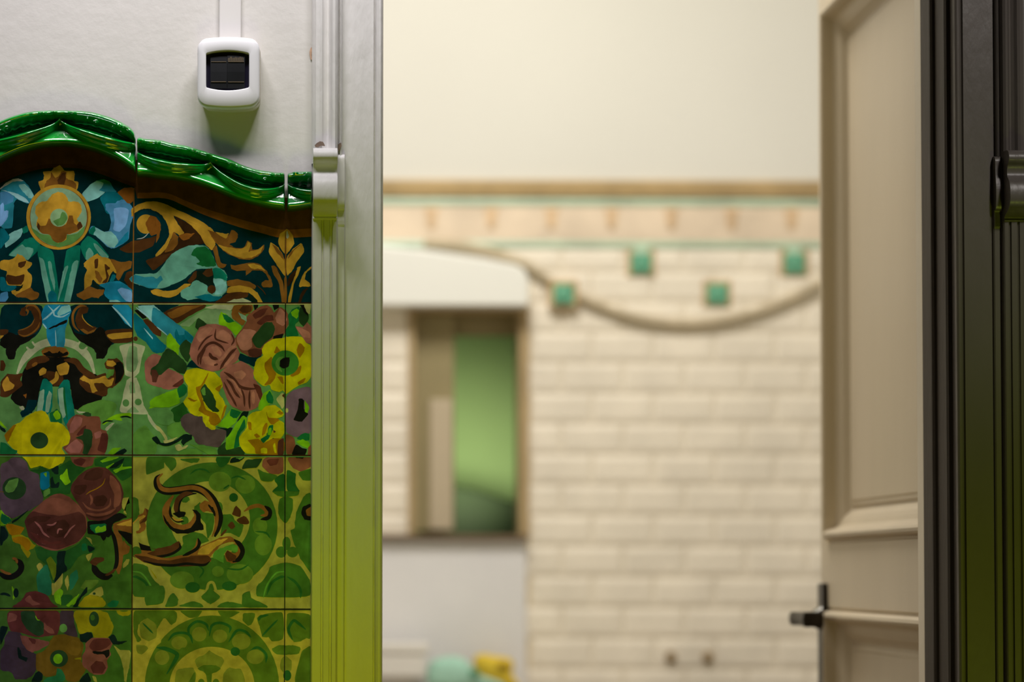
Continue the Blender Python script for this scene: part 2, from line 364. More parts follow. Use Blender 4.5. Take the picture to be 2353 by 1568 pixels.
E brn 2140,290 2220,280 2420,430 2420,560 2300,500 2220,400
E blk 2010,150 2080,150 2210,260 2150,290
E o brn 2035,580 32 34
F brn 80,190 330,75 750,60 735,110 560,200 300,360 220,290
F gold2 140,200 400,85 730,65 560,130 240,290
F cream 700,125 880,60 1160,55 1125,160 900,130
F rlt5 500,270 700,150 900,130 1130,150 1180,320 1000,380 760,370 620,260 500,400 330,380
F teal -60,100 0,130 80,180 220,290 330,370 420,440 560,560 520,650 440,600 420,660 340,690 270,600 150,520 0,400 -80,330
F teal2 270,480 300,420 330,530 420,520 420,440 560,560 520,650 440,580 360,700 280,600
F teal2 -60,540 0,560 90,640 150,690 110,780 0,800 -60,770
F ~rlt2 16 0,400 90,470 160,530
F dgrn3 575,400 620,250 745,350 770,390 620,450
F lime 925,370 935,240 970,165 1060,225 1160,310 1295,410 1190,540 1110,450 1040,390
F dgrn 980,200 1070,230 1180,330 1060,340 1010,280
F lime 150,560 200,485 285,600 372,712 325,715 330,840 250,760 145,700
F dgrn3 440,580 525,660 505,870 460,940 360,810 335,700
F rose1 -180,920 -90,820 0,805 80,850 150,1010 300,1080 395,1130 412,1230 340,1310 180,1352 60,1310 -60,1280 -160,1230 -180,1080
F dgrn3 90,800 160,720 250,760 350,850 430,920 462,1010 430,1110 330,1095 200,1000 60,1130 -90,1140 -90,1030 20,960
F rose4 -90,1040 0,1050 30,1120 0,1240 -70,1230
F rose3 220,1300 300,1240 400,1170 408,1240 340,1310
F teal0 430,1010 530,890 640,990 760,1060 560,1010
F teal0 1240,790 1370,850 1600,820 1490,900 1470,1010 1380,960 1230,910
F rose2 1180,560 1290,420 1340,330 1350,240 1440,170 1540,100 1660,70 1720,110 1762,190 1850,95 1935,150 1995,250 1990,350 1930,460 1915,520 1770,545 1740,600 1600,700 1590,800 1500,862 1400,855 1270,780 1210,700 1180,620
F rose6 1190,560 1300,430 1420,440 1500,470 1420,590 1440,700 1350,760 1250,740
F rose3 1500,340 1620,230 1740,220 1760,310 1650,320 1560,380
F rose3 1430,220 1560,140 1680,110 1600,230 1480,290
F rose6 1780,250 1850,110 1930,180 1960,300 1900,400 1800,340
F rose4 1360,760 1460,720 1590,740 1580,830 1500,862 1400,850
F blk 1750,540 1910,495 1880,580 1750,590
F dgrn3 1425,580 1560,400 1640,330 1735,330 1782,420 1740,560 1620,650 1560,725 1480,705
F rose1 575,540 640,410 760,362 900,357 1050,400 1130,480 1182,590 1195,690 1255,790 1220,910 1100,985 950,1055 850,1072 720,1045 610,985 525,890 485,800 515,680
F rose6 900,480 1000,440 1110,520 1110,600 1000,620 890,560
F rose6 640,440 780,390 850,420 760,540 640,640 590,560
F rose6 810,700 900,680 980,790 960,850 880,820
F rose6 680,850 780,840 900,930 860,990 720,960
F ~rose4 40 625,970 625,860 690,760 760,670 860,640 970,700 1020,770
F ~rose4 26 840,520 740,580 660,680 620,760
F ~rose4 26 890,430 880,570 980,620 1080,650
F ~rose4 44 950,1040 1010,940 1110,800 1200,720
F ~rose6 44 930,920 1010,850 1090,740 1180,690
F ~rose6 44 1010,990 1100,900 1180,800
F ~rose4 50 790,790 830,860 920,890
F ~rose4 34 740,690 700,780 660,880 660,970
F ~rose4 30 860,980 920,960
F ~rose4 26 1120,500 1160,600 1120,680
F rose1 955,1070 1100,975 1270,908 1380,970 1462,1060 1450,1180 1550,1280 1592,1420 1560,1540 1500,1620 1400,1662 1290,1668 1130,1600 1050,1480 980,1290 945,1130
F ~rose4 46 1010,1080 1090,1130 1170,1200 1240,1290 1350,1330 1520,1330
F ~rose4 40 1050,1190 1120,1270 1180,1390 1250,1470
F ~rose4 34 1010,1230 1080,1380 1150,1500 1200,1600
F ~rose6 34 1060,1170 1150,1220 1230,1340 1300,1450
F ~rose4 30 1270,1330 1310,1450 1320,1600
F ~rose4 30 1400,1350 1390,1500 1400,1640
F ~rose6 50 1450,1370 1450,1560
F rose3 1440,1250 1560,1290 1590,1420 1560,1530 1510,1400
F rose6 1150,1080 1280,1050 1350,1120 1280,1200 1180,1160
F cream2 1130,110 1160,60 1280,60 1260,100
F gold2 1120,180 1160,70 1440,60 1455,130 1400,200 1330,215 1350,300 1290,390 1200,320 1140,280
F brn 1230,150 1300,80 1420,80 1430,150 1360,200 1280,190
F rlt4 1220,180 1260,200 1350,240 1350,330 1280,280
F blk 1450,60 1530,60 1520,100 1470,160
F blk 1730,60 1840,60 1840,110 1770,160
F yel 1465,1010 1490,900 1605,830 1575,740 1620,660 1750,580 1880,570 1990,545 2180,545 2250,650 2325,680 2325,1150 2250,1240 2100,1300 1940,1415 1900,1355 1840,1382 1720,1345 1700,1270 1600,1295 1480,1195 1448,1100
F yel2 1615,950 1730,840 1740,1000 1800,1130 1720,1260 1600,1295 1690,1170 1640,1080
F yel2 2150,635 2235,720 2150,880 2090,760
F yel2 2000,1130 2170,965 2165,1090 2030,1160
F yel2 1760,790 1800,680 1860,770 1790,810
F yel2 2110,1240 2240,1160 2220,1230 2130,1280
F yel2 1800,1150 1900,1150 1910,1280
F o dgrn4 1930,945 205 190
F ~grn4 50 1900,850 1830,900 1810,980 1880,1080
F blk 1850,900 1930,860 2000,860 1990,1000 1900,1030 1850,1000
F dgrn 1960,240 2040,130 2150,85 2150,300 2070,380 2145,535 1945,555 1935,450 1990,360
F lime2 2010,190 2100,120 2140,150 2110,290 2040,240
F dgrn3 2150,90 2245,150 2295,280 2210,405 2125,320
F blk 2140,60 2230,60 2290,260 2240,220
F cream2 2205,55 2320,55 2300,225 2250,180
F grn2 2290,250 2325,210 2325,370 2270,330
F rose1 2065,385 2200,410 2255,325 2325,400 2325,665 2240,640 2190,560
F rose6 2080,390 2200,430 2300,490 2310,570 2200,560
F yel 400,1130 450,1050 620,1013 760,1060 880,1090 970,1180 995,1290 920,1400 1000,1480 1045,1600 1012,1750 960,1800 950,1860 880,1890 890,1945 790,1952 720,1880 685,1790 600,1740 520,1712 460,1620 388,1540 470,1430 470,1300 415,1210
F yel2 590,1300 660,1290 760,1110 785,1090 725,1240 660,1330 690,1500 740,1650 900,1700 970,1800 950,1860 870,1880 780,1820 720,1720 620,1660 670,1560 600,1400
F yel2 870,1340 990,1250 940,1390
F yel2 470,1460 560,1500 620,1500 560,1530 490,1500
F yel2 1010,1600 1060,1560 1000,1770 960,1800
F dgrn3 645,1350 720,1250 785,1330 850,1420 895,1540 885,1600 945,1660 920,1685 850,1682 760,1600 700,1500
F grn4 660,1350 720,1300 740,1420 700,1440
F lime2 -100,1500 0,1440 130,1390 300,1330 400,1260 460,1310 450,1400 340,1480 360,1540 320,1560 200,1607 0,1610 -100,1600
F dgrn 300,1330 400,1250 465,1310 450,1400 340,1480
F dgrn2 360,1560 400,1530 460,1650 500,1710 420,1780 300,1850 240,1780 200,1650
F lime2 1530,1568 1600,1400 1700,1335 1755,1460 1700,1568 1590,1660 1520,1650
F dgrn 1640,1430 1700,1350 1755,1470 1740,1560 1660,1540
F cream2 1790,1480 1900,1370 1920,1600 1880,1640
F brn 1880,1430 1920,1400 1920,1480
H grn2 0,200 180,190 260,280 250,400 180,450 0,420
H grn4 150,450 350,380 440,540 380,600 250,660 160,580
H purp 355,350 400,290 470,255 600,310 690,300 750,440 880,505 1055,490 1045,600 980,720 930,780 720,745 600,722 545,600 430,540 370,440
H yel 690,280 760,300 800,320 770,400 850,480 890,505 820,515 740,460 690,370
H yel2 790,300 900,260 960,370 880,460 790,420
H dk 890,470 1050,490 1150,470 1100,580 1040,650 1050,520
H lime2 895,450 1000,360 1070,260 1130,185 1285,240 1220,330 1170,420 1080,492
H dgrn 1120,190 1280,240 1190,350 1090,300
H lime2 1035,820 1040,640 1140,520 1180,430 1300,290 1355,330 1345,470 1240,560 1255,760 1200,820
H dgrn 1200,560 1320,330 1340,470 1240,580 1250,760 1150,800
H dk 1200,400 1280,240 1390,230 1350,330 1300,290
H dgrn3 905,890 920,780 1040,680 1030,820 1250,765 1310,810 1330,890
H yel 1365,310 1480,230 1570,225 1640,150 1780,133 1850,190 1915,260 1900,315 1780,340 1915,400 1918,560 1850,655 1740,625 1700,720 1800,750 1805,880 1340,880 1240,740 1235,620 1320,520 1350,470
H yel2 1350,655 1540,645 1600,720 1720,645 1915,635 1915,890 1480,880 1470,780
H yel 1560,800 1610,775 1660,800 1660,870 1560,860
H yel 1740,740 1780,700 1805,860 1770,860
H rose4 1820,680 1915,620 1915,890 1810,890
H yel2 1365,380 1420,400 1430,520 1380,500
H yel2 1590,480 1640,400 1665,420 1640,540 1580,620
H yel2 1640,220 1680,330 1800,330 1850,360 1750,440 1680,400
H yel2 1800,250 1850,220 1910,260 1860,290
H yel2 1460,590 1500,560 1560,610 1500,640
H rose3 1740,500 1790,540 1760,560
H dgrn 1680,450 1755,430 1745,520 1680,650 1600,715 1555,650 1660,590
H lime2 1690,480 1730,490 1720,600 1660,580
H purp3 1935,10 2050,-90 2325,-160 2325,550 2190,620 2060,615 1935,550
H blk 2130,35 2215,50 2205,200 2285,270 2180,395 2045,365 2120,220
H lime2 2220,55 2295,170 2265,265 2220,230
H o cream2 1955,220 22 34
H rose2 1935,560 2080,640 2095,870 1935,890
H dgrn 2090,650 2200,560 2295,560 2295,680
H lime2 2085,690 2200,650 2295,700 2295,795 2200,760
H blk 2090,720 2180,780 2260,800 2240,870 2100,890 2020,880
H rose2 2270,780 2330,720 2330,890 2260,890
H ~cream2 44 -20,440 60,520 130,620 150,690
H cream2 90,670 200,660 330,610 250,680 120,720
H ~dk 44 -20,700 150,735 300,680 420,600 520,600
H dk 360,690 420,600 530,580 530,660 440,700 400,750
H cream2 270,740 350,720 380,770 480,740 440,790 330,830 290,820
H grn4 330,850 450,790 600,790 720,880 330,885
H grn4 480,720 600,740 900,790 900,880 760,880 600,780
H grn3 -160,910 280,920 300,1060 215,1140 110,990 120,1080 0,1130 -160,1200
H grn3 320,950 660,930 620,1000 520,1015
J cream3 -258,400 -368,500 -370,1110 -218,1110 -168,1070 -238,900 -278,700 -318,600 -258,580
J grn3 -273,110 -368,70 -370,490 -288,400 -258,300
J o grn3 -308,910 80 85
J grn3 -138,1120 -368,1060 -373,1590 82,1590 62,1430 2,1350
J ~cream3 34 -128,1140 -58,1270 22,1380
J ~dgrn2 40 -88,1560 -158,1380 -288,1290 -368,1280
J ~grn4b 24 -38,1600 -98,1400 -228,1230 -368,1200
J o grn3 830,523 985 960
H grn3 560,1080 780,1000 880,1050 1050,1060 900,1150 700,1160
H dgrn2 890,920 1130,905 1050,1040 950,1085 890,990
H dk 1120,930 1330,915 1250,990 1090,1015
H grn4 1180,930 1330,920 1240,960
H yel3 1340,905 1780,905 1600,940 1450,955
H dgrn3 1340,960 1450,955 1600,930 1520,1080 1260,1105
H rose2 1610,935 1780,910 1905,915 1905,1140 1840,1180 1700,1172 1575,1060
H rose3 1640,960 1850,940 1800,1040 1700,1060
H grn3 1510,1090 1640,1160 1830,1200 1720,1295 1560,1275
H dgrn2 1830,1200 1925,1160 1925,1510 1715,1445 1825,1350 1760,1260
H rose2 1945,925 2330,895 2330,1060 2180,1145 2040,1085
H blk 2020,880 2250,850 2200,940 2100,940
H dgrn2 1950,1100 2095,1170 2080,1330 2155,1440 2050,1515 1950,1420
H grn3 2110,1150 2330,1080 2330,1270 2200,1280
J o cream3 800,420 600 575
J grn3 900,380 1000,340 1130,340 1200,460 1310,500 1280,620 1240,690 1100,620 950,640 980,500
J grn3 560,230 660,150 700,320 860,330 870,450 820,640 760,720 740,500 660,400 580,330
J grn3 370,100 480,70 500,130 440,170 380,160
J grn3 380,680 560,600 700,640 800,740 640,800 560,900 420,960 330,900 400,780
J grn3 880,140 960,160 1000,220 980,330 930,300
J grn4b 860,900 1000,800 1180,780 1250,850 1200,920 1060,870 1000,960 1010,1080 840,1000
J o dgrn2 1155,90 66 66
J o grn3 1410,800 66 76
J o grn3 420,440 60 70
J o grn2b 380,1330 180 130
J o grn2b 1250,1240 200 150
J o grn2b 1600,800 130 160
J o grn2b 1550,520 110 130
J o grn2b 920,1200 90 80
H o grn2b 950,1290 170 150
H o grn2b 1330,1330 150 140
J o dgrn2 540,1440 110 80
J o dgrn2 1090,1420 110 70
H ~dgrn2 26 500,1180 600,1110 720,1110 800,1160
H ~dgrn2 26 1120,1240 1220,1210 1340,1260
H ~dgrn2 26 1000,1400 1060,1360 1090,1340
J ~dgrn2 26 560,1060 700,1180 640,1300
J ~dgrn2 26 1060,1160 1250,1170 1380,1100
J ~dgrn2 26 1480,600 1640,620 1700,700
J ~blk 120 60,-250 0,-190 20,-80 130,-10 330,-20 560,-50 710,0 830,110 900,250 940,400 920,560 870,680
J ~gold2 66 90,-270 20,-190 60,-60 170,-20 330,-35 540,-60 690,-10 800,110 870,250 900,400 880,560 830,680
J ~blk 50 600,30 480,40 380,90 330,200 330,300 400,350
J ~brn 70 540,20 420,40 320,120 290,240 300,340
J gold2 640,190 720,130 820,160 870,280 860,330 760,290 700,320 650,260
J blk 760,190 840,230 890,330 880,390 820,290
J ~gold2 110 250,60 160,200 140,340 190,470 320,550 460,540 560,470 600,370 560,300
J ~blk 40 200,220 210,350 290,440 410,450
J ~gold 30 230,380 300,430 400,420
J blk 90,330 130,480 230,590 330,640 480,635 600,590 715,575 690,490 660,460 665,340 600,280 530,270 590,340 590,430 520,540 400,580 250,550 160,450
J blk 230,330 330,300 440,310 420,380 330,400
J gold2 -370,960 -200,920 0,985 150,1000 350,960 500,950 640,830 850,740 950,690 1100,668 1210,750 1305,850 1305,950 1230,1060 1130,1085 1040,1040 1018,940 1060,880 1160,930 1220,900 1220,810 1100,770 980,810 850,920 800,1000 822,1040 750,1110 550,1105 300,1125 0,1115 -200,1060
J brn -350,950 -150,980 0,1020 200,1040 500,970 780,958 830,1020 740,1115 300,1128 0,1110 -200,1060
J ~blk 40 -200,1040 0,1095 250,1110 450,1085 700,1105 800,1050
J gold 660,840 860,750 950,720 1080,700 1000,760 860,860 780,950 600,950
J ~blk 70 1160,720 1250,800 1290,900 1240,1010 1140,1060
J brn 1020,940 1060,880 1160,950 1200,960 1180,1040 1080,1050
J cream3 890,890 960,800 1100,755 1190,770 1080,810 960,850
J brn 0,870 -120,860 0,860 200,815 330,740 372,800 300,900 150,972 0,972 -160,930
J ~blk 40 340,780 350,850 240,930 100,970 0,970
J gold2 380,965 520,880 580,820 610,695 660,780 620,870 480,960
J ~blk 50 620,700 640,780 600,860 480,930 390,965
J ~gold2 60 1310,300 1420,235 1540,215 1640,280 1640,350 1560,360
J ~blk 60 1620,215 1700,290 1680,390 1560,420
J brn 1190,200 1270,290 1255,390 1125,350
J brn 1300,365 1350,380 1395,470 1370,495 1250,485 1195,420
J brn 1130,440 1190,520 1125,575 1055,510
J ~brn 34 960,670 1050,570
J cream3 1820,400 1930,500 2070,430 2060,560 1990,600 2060,800 2160,1000 2200,1090 2080,1110 1990,1000 1940,1110 1780,1110 1730,1070 1800,900 1840,700 1880,600 1820,580
J grn3 1835,110 1930,70 2045,110 2050,270 2000,400 1930,490 1850,400 1820,300
J o grn3 1870,910 80 85
J o grn3 2040,910 85 80
J o grn3 1950,780 62 100
J grn3 1720,0 1900,-10 2150,0 2120,60 2000,80 1860,80
J grn3 2330,0 2210,60 2100,300 2070,460 2080,560 2000,580 2070,800 2150,1000 2250,1140 2330,1260
J blk 2330,180 2200,220 2165,320 2210,420 2330,445
J gold2 2330,215 2235,280 2250,360 2330,372
J grn3 1700,1120 1930,1060 2150,1110 2300,1300 2330,1590 1480,1590 1500,1430 1560,1350
J ~cream3 34 1690,1140 1620,1270 1540,1380
J ~cream3 30 2180,1110 2260,1240 2320,1340
J ~dgrn2 40 1650,1560 1720,1380 1850,1290 1930,1280
J ~dgrn2 40 1960,1280 2080,1360 2160,1480 2160,1600
J ~grn4b 24 1600,1600 1660,1400 1790,1230 1930,1200
L grn3 -180,120 110,120 130,250 100,390 -180,430
L grn3 200,260 260,230 330,320 310,430 110,450
L grn3 310,430 450,380 560,350 680,400 710,450
L grn3 880,450 1000,370 1100,360 1290,400 1340,450
L grn3 1280,250 1400,200 1420,310 1520,350 1700,450 1280,450
L ~cream3 40 640,290 740,210 780,90 850,80 900,210 990,290
L grn3 660,290 760,200 800,110 860,210 965,290 880,360 810,405 730,360
L ~cream3 40 640,310 720,370 810,425 900,370 1000,300
L cream3 1400,210 1480,130 1490,270 1510,355 1420,300
L grn5 -180,480 300,490 305,640 220,720 120,600 80,640 -60,900 -180,960
L grn5 320,490 700,480 620,600 480,605
L grn5 900,490 1280,510 1100,605 980,590
L grn5 1300,530 1490,530 1440,690 1370,730 1285,640
L grn5 1500,600 1560,560 1900,500 1915,900 1850,950 1720,960 1680,890 1580,900 1545,740
L ~dgrn2 30 1820,630 1700,750 1580,880
L ~dgrn2 40 1530,650 1560,590 1680,560
L grn5 1945,520 2325,540 2310,930 2240,910 2160,960 2050,970 1960,850
L ~dgrn2 44 2240,780 2120,680 2050,650 1980,780 2040,930
L o grn5 830,1633 1010 1065
L ~dgrn2 40 170,950 260,850 400,830 500,870 540,990
L ~dgrn2 40 500,900 480,760 600,660 740,700 780,800
L ~dgrn2 40 790,880 830,720 960,680 1100,740 1090,830
L ~dgrn2 40 1080,970 1200,800 1330,810 1420,900
L ~dgrn2 40 1400,1100 1520,1050 1640,1150 1640,1280
L ~dgrn2 60 0,1050 140,1070 280,1130 300,1200 150,1450
L o olv4 340,980 120 100
L o olv4 640,850 110 110
L o olv4 950,880 110 100
L o olv4 1270,960 140 120
L o olv4 1480,1190 130 110
L o olv4 80,1200 110 110
L o cream4 830,1633 640 595
L o grn5 400,1110 60 60
L o dgrn2 1180,1110 70 66
L olv4 565,1250 620,1190 700,1170 790,1085 870,1150 980,1190 1015,1260 950,1370 830,1420 825,1600 760,1600 740,1430 620,1370
L grn5 600,1370 700,1310 880,1310 970,1360 900,1420 830,1430 820,1600 765,1600 740,1440
L olv4 260,1600 300,1380 400,1360 550,1350 595,1450 580,1600
L olv4 990,1600 1000,1440 1090,1345 1180,1370 1270,1365 1340,1600
L grn5 480,1560 570,1400 590,1500 560,1600 480,1600
L o grn5 670,1580 50 60
L o grn5 890,1580 50 60
L grn5 1720,1070 1840,1010 1950,1020 2050,1010 2160,1050 2140,1150 2000,1160 1800,1160
L olv4 1870,1220 1930,1160 2030,1250 2020,1400 1900,1440 1850,1340
L grn5 2330,1000 2180,1100 2120,1300 2060,1600 2330,1600
L o dgrn2 1960,1470 60 80
K grn5 2000,480 2352,480 2352,700 2200,600 2080,700 2060,850 2130,940 2060,980 2000,800
K olv4 2080,700 2200,600 2352,700 2352,900 2230,960 2110,900
K ~dgrn2 26 2140,680 2220,760 2300,840
K cream4 2080,945 2200,980 2352,900 2420,900 2420,980 2300,1060 2200,1220 2120,1450 2060,1600 1985,1600 1985,1120 2060,1200 2150,1120
K olv4 2040,1000 2180,1020 2230,1060 2150,1150 2060,1140
'''
# ------------------------------------------------------------------ camera
W, H = 2353.0, 1568.0
F = 5984.0                       # focal length in pixels
ZC = 3.4                         # camera distance to the tiled wall (wall face is y=0)
HC = 1.15                        # camera height
PX, PY = 640.0, 1078.0           # principal point (the lens is shifted)
TH, RO = 0.040, 0.003
fw = Vector((0, math.cos(TH), math.sin(TH)))
up0 = Vector((0, -math.sin(TH), math.cos(TH)))
rt0 = Vector((1, 0, 0))
RT = math.cos(RO)*rt0 + math.sin(RO)*up0
UP = -math.sin(RO)*rt0 + math.cos(RO)*up0
CP = Vector((0, -ZC, HC))
cam = bpy.data.cameras.new('camera'); camo = bpy.data.objects.new('camera', cam); COL.objects.link(camo)
M = Matrix((RT, UP, -fw)).transposed().to_4x4(); M.translation = CP
camo.matrix_world = M
cam.sensor_width = 36.0; cam.sensor_fit = 'HORIZONTAL'
cam.lens = F*36.0/W
cam.shift_x = (W/2-PX)/W
cam.shift_y = (PY-H/2)/W
cam.clip_start = 0.05
cam.dof.use_dof = True; cam.dof.focus_distance = 3.44; cam.dof.aperture_fstop = 2.45
S.camera = camo

def ray(u, v): return RT*((u-PX)/F) + UP*((PY-v)/F) + fw
def U(u, v, y=0.0):
    d = ray(u, v); t = (y-CP.y)/d.y
    return CP + d*t
def UX(u, v, x):
    d = ray(u, v); t = (x-CP.x)/d.x
    return CP + d*t
def X(u, y=0.0, v=784): return U(u, v, y).x
def Zv(v, y=0.0, u=700): return U(u, v, y).z

# ------------------------------------------------------------------ helpers
def lin(c): return tuple(((x/255)/12.92 if x/255 <= .04045 else ((x/255+.055)/1.055)**2.4) for x in c)
def tag(o, label=None, cat=None, group=None, kind=None):
    if label: o['label'] = label
    if cat: o['category'] = cat
    if group: o['group'] = group
    if kind: o['kind'] = kind
    return o
def empty(name, loc):
    o = bpy.data.objects.new(name, None); COL.objects.link(o); o.location = loc; o.empty_display_size = .05
    return o
def link(name, me, mat, parent=None, kind=None):
    o = bpy.data.objects.new(name, me); COL.objects.link(o)
    for m in (mat if isinstance(mat, (list, tuple)) else [mat]): me.materials.append(m)
    if parent:
        o.parent = parent
        if parent.type == 'EMPTY': o.matrix_parent_inverse = Matrix.Translation(-parent.location)
    if kind: o['kind'] = kind
    return o
class MB:
    def __init__(s): s.v = []; s.f = []; s.sm = []; s.mi = []
    def add(s, vs, fs, smooth=False, mi=0):
        b = len(s.v); s.v += [tuple(p) for p in vs]
        for f in fs: s.f.append(tuple(i+b for i in f)); s.sm.append(smooth); s.mi.append(mi)
    def box(s, a, b, mi=0):
        x0, y0, z0 = a; x1, y1, z1 = b
        x0, x1 = min(x0, x1), max(x0, x1); y0, y1 = min(y0, y1), max(y0, y1); z0, z1 = min(z0, z1), max(z0, z1)
        s.add([(x0,y0,z0),(x1,y0,z0),(x1,y1,z0),(x0,y1,z0),(x0,y0,z1),(x1,y0,z1),(x1,y1,z1),(x0,y1,z1)],
              [(3,2,1,0),(4,5,6,7),(0,1,5,4),(1,2,6,5),(2,3,7,6),(3,0,4,7)], mi=mi)
    def prism(s, prof, n, closed=True, smooth=False):
        """prof: function k -> list of points for station k (n stations), lofted"""
        rows = [prof(k) for k in range(n)]; m = len(rows[0]); vs = [p for r in rows for p in r]; fs = []
        for k in range(n-1):
            for i in range(m if closed else m-1):
                j = (i+1) % m
                fs.append((k*m+i, k*m+j, (k+1)*m+j, (k+1)*m+i))
        if closed: fs.append(tuple(range(m-1, -1, -1))); fs.append(tuple((n-1)*m+i for i in range(m)))
        s.add(vs, fs, smooth)
    def lathe(s, base, prof, axis='z', n=32, smooth=True):
        rows = []
        for (h, r) in prof:
            for i in range(n):
                a = 2*math.pi*i/n; c, q = math.cos(a)*r, math.sin(a)*r
                rows.append({'z': (base[0]+c, base[1]+q, base[2]+h), 'y': (base[0]+c, base[1]+h, base[2]+q), 'x': (base[0]+h, base[1]+c, base[2]+q)}[axis])
        fs = []
        for k in range(len(prof)-1):
            for i in range(n):
                j = (i+1) % n; fs.append((k*n+i, k*n+j, (k+1)*n+j, (k+1)*n+i))
        fs.append(tuple(range(n-1, -1, -1))); fs.append(tuple((len(prof)-1)*n+i for i in range(n)))
        s.add(rows, fs, smooth)
    def build(s, name, mat, parent=None, kind=None, bevel=0, seg=2, fix=True):
        me = bpy.data.meshes.new(name); me.from_pydata(s.v, [], s.f); 
        me.polygons.foreach_set('use_smooth', s.sm); me.polygons.foreach_set('material_index', s.mi)
        if fix:
            bm = bmesh.new(); bm.from_mesh(me); bmesh.ops.recalc_face_normals(bm, faces=bm.faces); bm.to_mesh(me); bm.free()
        me.update()
        o = link(name, me, mat, parent, kind)
        if bevel:
            m = o.modifiers.new('bevel', 'BEVEL'); m.width = bevel; m.segments = seg; m.limit_method = 'ANGLE'
        return o

def mat(name, col, rough=.5, var=.06, nscale=30, bump=.0, bscale=200, bdist=.004, coat=0, metal=0, spec=.5, attr=None, stretch=(1,1,1), var2=None, croughness=.05):
    m = bpy.data.materials.new(name); m.use_nodes = True; nt = m.node_tree; N = nt.nodes; L = nt.links
    b = N['Principled BSDF']; b.inputs['Roughness'].default_value = rough; b.inputs['Metallic'].default_value = metal
    b.inputs['Specular IOR Level'].default_value = spec
    b.inputs['Coat Weight'].default_value = coat; b.inputs['Coat IOR'].default_value = 1.5+.6*coat; b.inputs['Coat Roughness'].default_value = croughness
    tc = N.new('ShaderNodeTexCoord'); mp = N.new('ShaderNodeMapping'); mp.inputs['Scale'].default_value = stretch
    L.new(tc.outputs['Object'], mp.inputs['Vector'])
    no = N.new('ShaderNodeTexNoise'); no.inputs['Scale'].default_value = nscale; no.inputs['Detail'].default_value = 6
    L.new(mp.outputs[0], no.inputs['Vector'])
    mr = N.new('ShaderNodeMapRange'); mr.inputs['From Min'].default_value = .3; mr.inputs['From Max'].default_value = .7
    mr.inputs['To Min'].default_value = 1-var; mr.inputs['To Max'].default_value = 1+var
    L.new(no.outputs['Fac'], mr.inputs['Value'])
    mx = N.new('ShaderNodeVectorMath'); mx.operation = 'SCALE'
    if attr:
        a = N.new('ShaderNodeVertexColor'); a.layer_name = attr; L.new(a.outputs['Color'], mx.inputs[0])
    else: mx.inputs[0].default_value = col[:3]
    L.new(mr.outputs[0], mx.inputs['Scale'])
    outc = mx.outputs[0]
    if var2:                                   # large patchy second tone: (colour, scale, strength)
        n2 = N.new('ShaderNodeTexNoise'); n2.inputs['Scale'].default_value = var2[1]; n2.inputs['Detail'].default_value = 4
        L.new(mp.outputs[0], n2.inputs['Vector'])
        r2 = N.new('ShaderNodeMapRange'); r2.inputs['From Min'].default_value = .5; r2.inputs['From Max'].default_value = .68; r2.inputs['To Max'].default_value = var2[2]
        L.new(n2.outputs['Fac'], r2.inputs['Value'])
        mi = N.new('ShaderNodeMix'); mi.data_type = 'RGBA'; L.new(r2.outputs[0], mi.inputs['Factor']); L.new(outc, mi.inputs['A']); mi.inputs['B'].default_value = (*var2[0], 1)
        outc = mi.outputs['Result']
    L.new(outc, b.inputs['Base Color'])
    if bump:
        nb = N.new('ShaderNodeTexNoise'); nb.inputs['Scale'].default_value = bscale; nb.inputs['Detail'].default_value = 5
        L.new(mp.outputs[0], nb.inputs['Vector'])
        bp = N.new('ShaderNodeBump'); bp.inputs['Strength'].default_value = bump; bp.inputs['Distance'].default_value = bdist
        L.new(nb.outputs['Fac'], bp.inputs['Height']); L.new(bp.outputs[0], b.inputs['Normal'])
    return m

plaster = mat('plaster', (.655,.635,.61), .8, .03, 4, .22, 45)
hall_paint = mat('hall_paint', (.05,.055,.045), .85, .05, 3, .1, 60)
casing_paint = mat('casing_paint', (.76,.745,.735), .42, .03, 14, .55, 60, stretch=(1,1,.35), spec=.35)
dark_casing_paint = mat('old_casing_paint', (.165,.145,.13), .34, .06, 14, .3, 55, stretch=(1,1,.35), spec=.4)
stop_paint = mat('stop_paint', (.86,.77,.60), .5, .04, 8, .1, 50)
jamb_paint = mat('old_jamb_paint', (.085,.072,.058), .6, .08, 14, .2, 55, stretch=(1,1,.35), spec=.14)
tile_paint = mat('painted_glaze', (1,1,1), .28, .27, 60, .05, 25, attr='Col', spec=.12)
grout = mat('grout', (.42,.38,.28), .9, .15, 60)
crown_glaze = mat('green_glaze', (0,.1,.02), .14, .28, 45, .03, 22, coat=1, attr='Col', croughness=.04)
white_plastic = mat('white_plastic', (.80,.80,.83), .28, .01, 10, spec=.5)
back_plastic = mat('cream_plastic', (.62,.58,.5), .4, .02, 10)
black_plastic = mat('black_plastic', (.010,.011,.013), .55, .1, 40, spec=.2)
rim_plastic = mat('dark_insert', (.014,.012,.03), .3, .1, 40)
tick_mat = mat('switch_mark', (.16,.12,.07), .5, .1, 400)
trunk_mat = mat('trunking', (.72,.70,.69), .5, .02, 6)
chip_mat = mat('bare_plaster', (.55,.36,.25), .9, .15, 120)
dirt_mat = mat('brown_stain', (.2,.14,.1), .9, .3, 150)
kitchen_white = mat('kitchen_paint', (.76,.745,.68), .8, .02, 2, .05, 30)
metro = mat('cream_metro_tile', (.90,.825,.69), .42, .08, 9, .03, 12, spec=.25)
metro_grout = mat('metro_grout', (.74,.63,.44), .9, .1, 20)
ledge_mat = mat('shaded_ledge', (.50,.36,.18), .4, .2, 8, spec=.4, stretch=(1,1,1))  # brown takes in the shade lying along the ledge
mint_mat = mat('mint_glaze', (.50,.64,.48), .3, .15, 12)
frieze_mat = mat('frieze_cream', (.82,.68,.52), .3, .12, 10)
frieze_mark = mat('frieze_brown', (.70,.50,.30), .4, .2, 20)
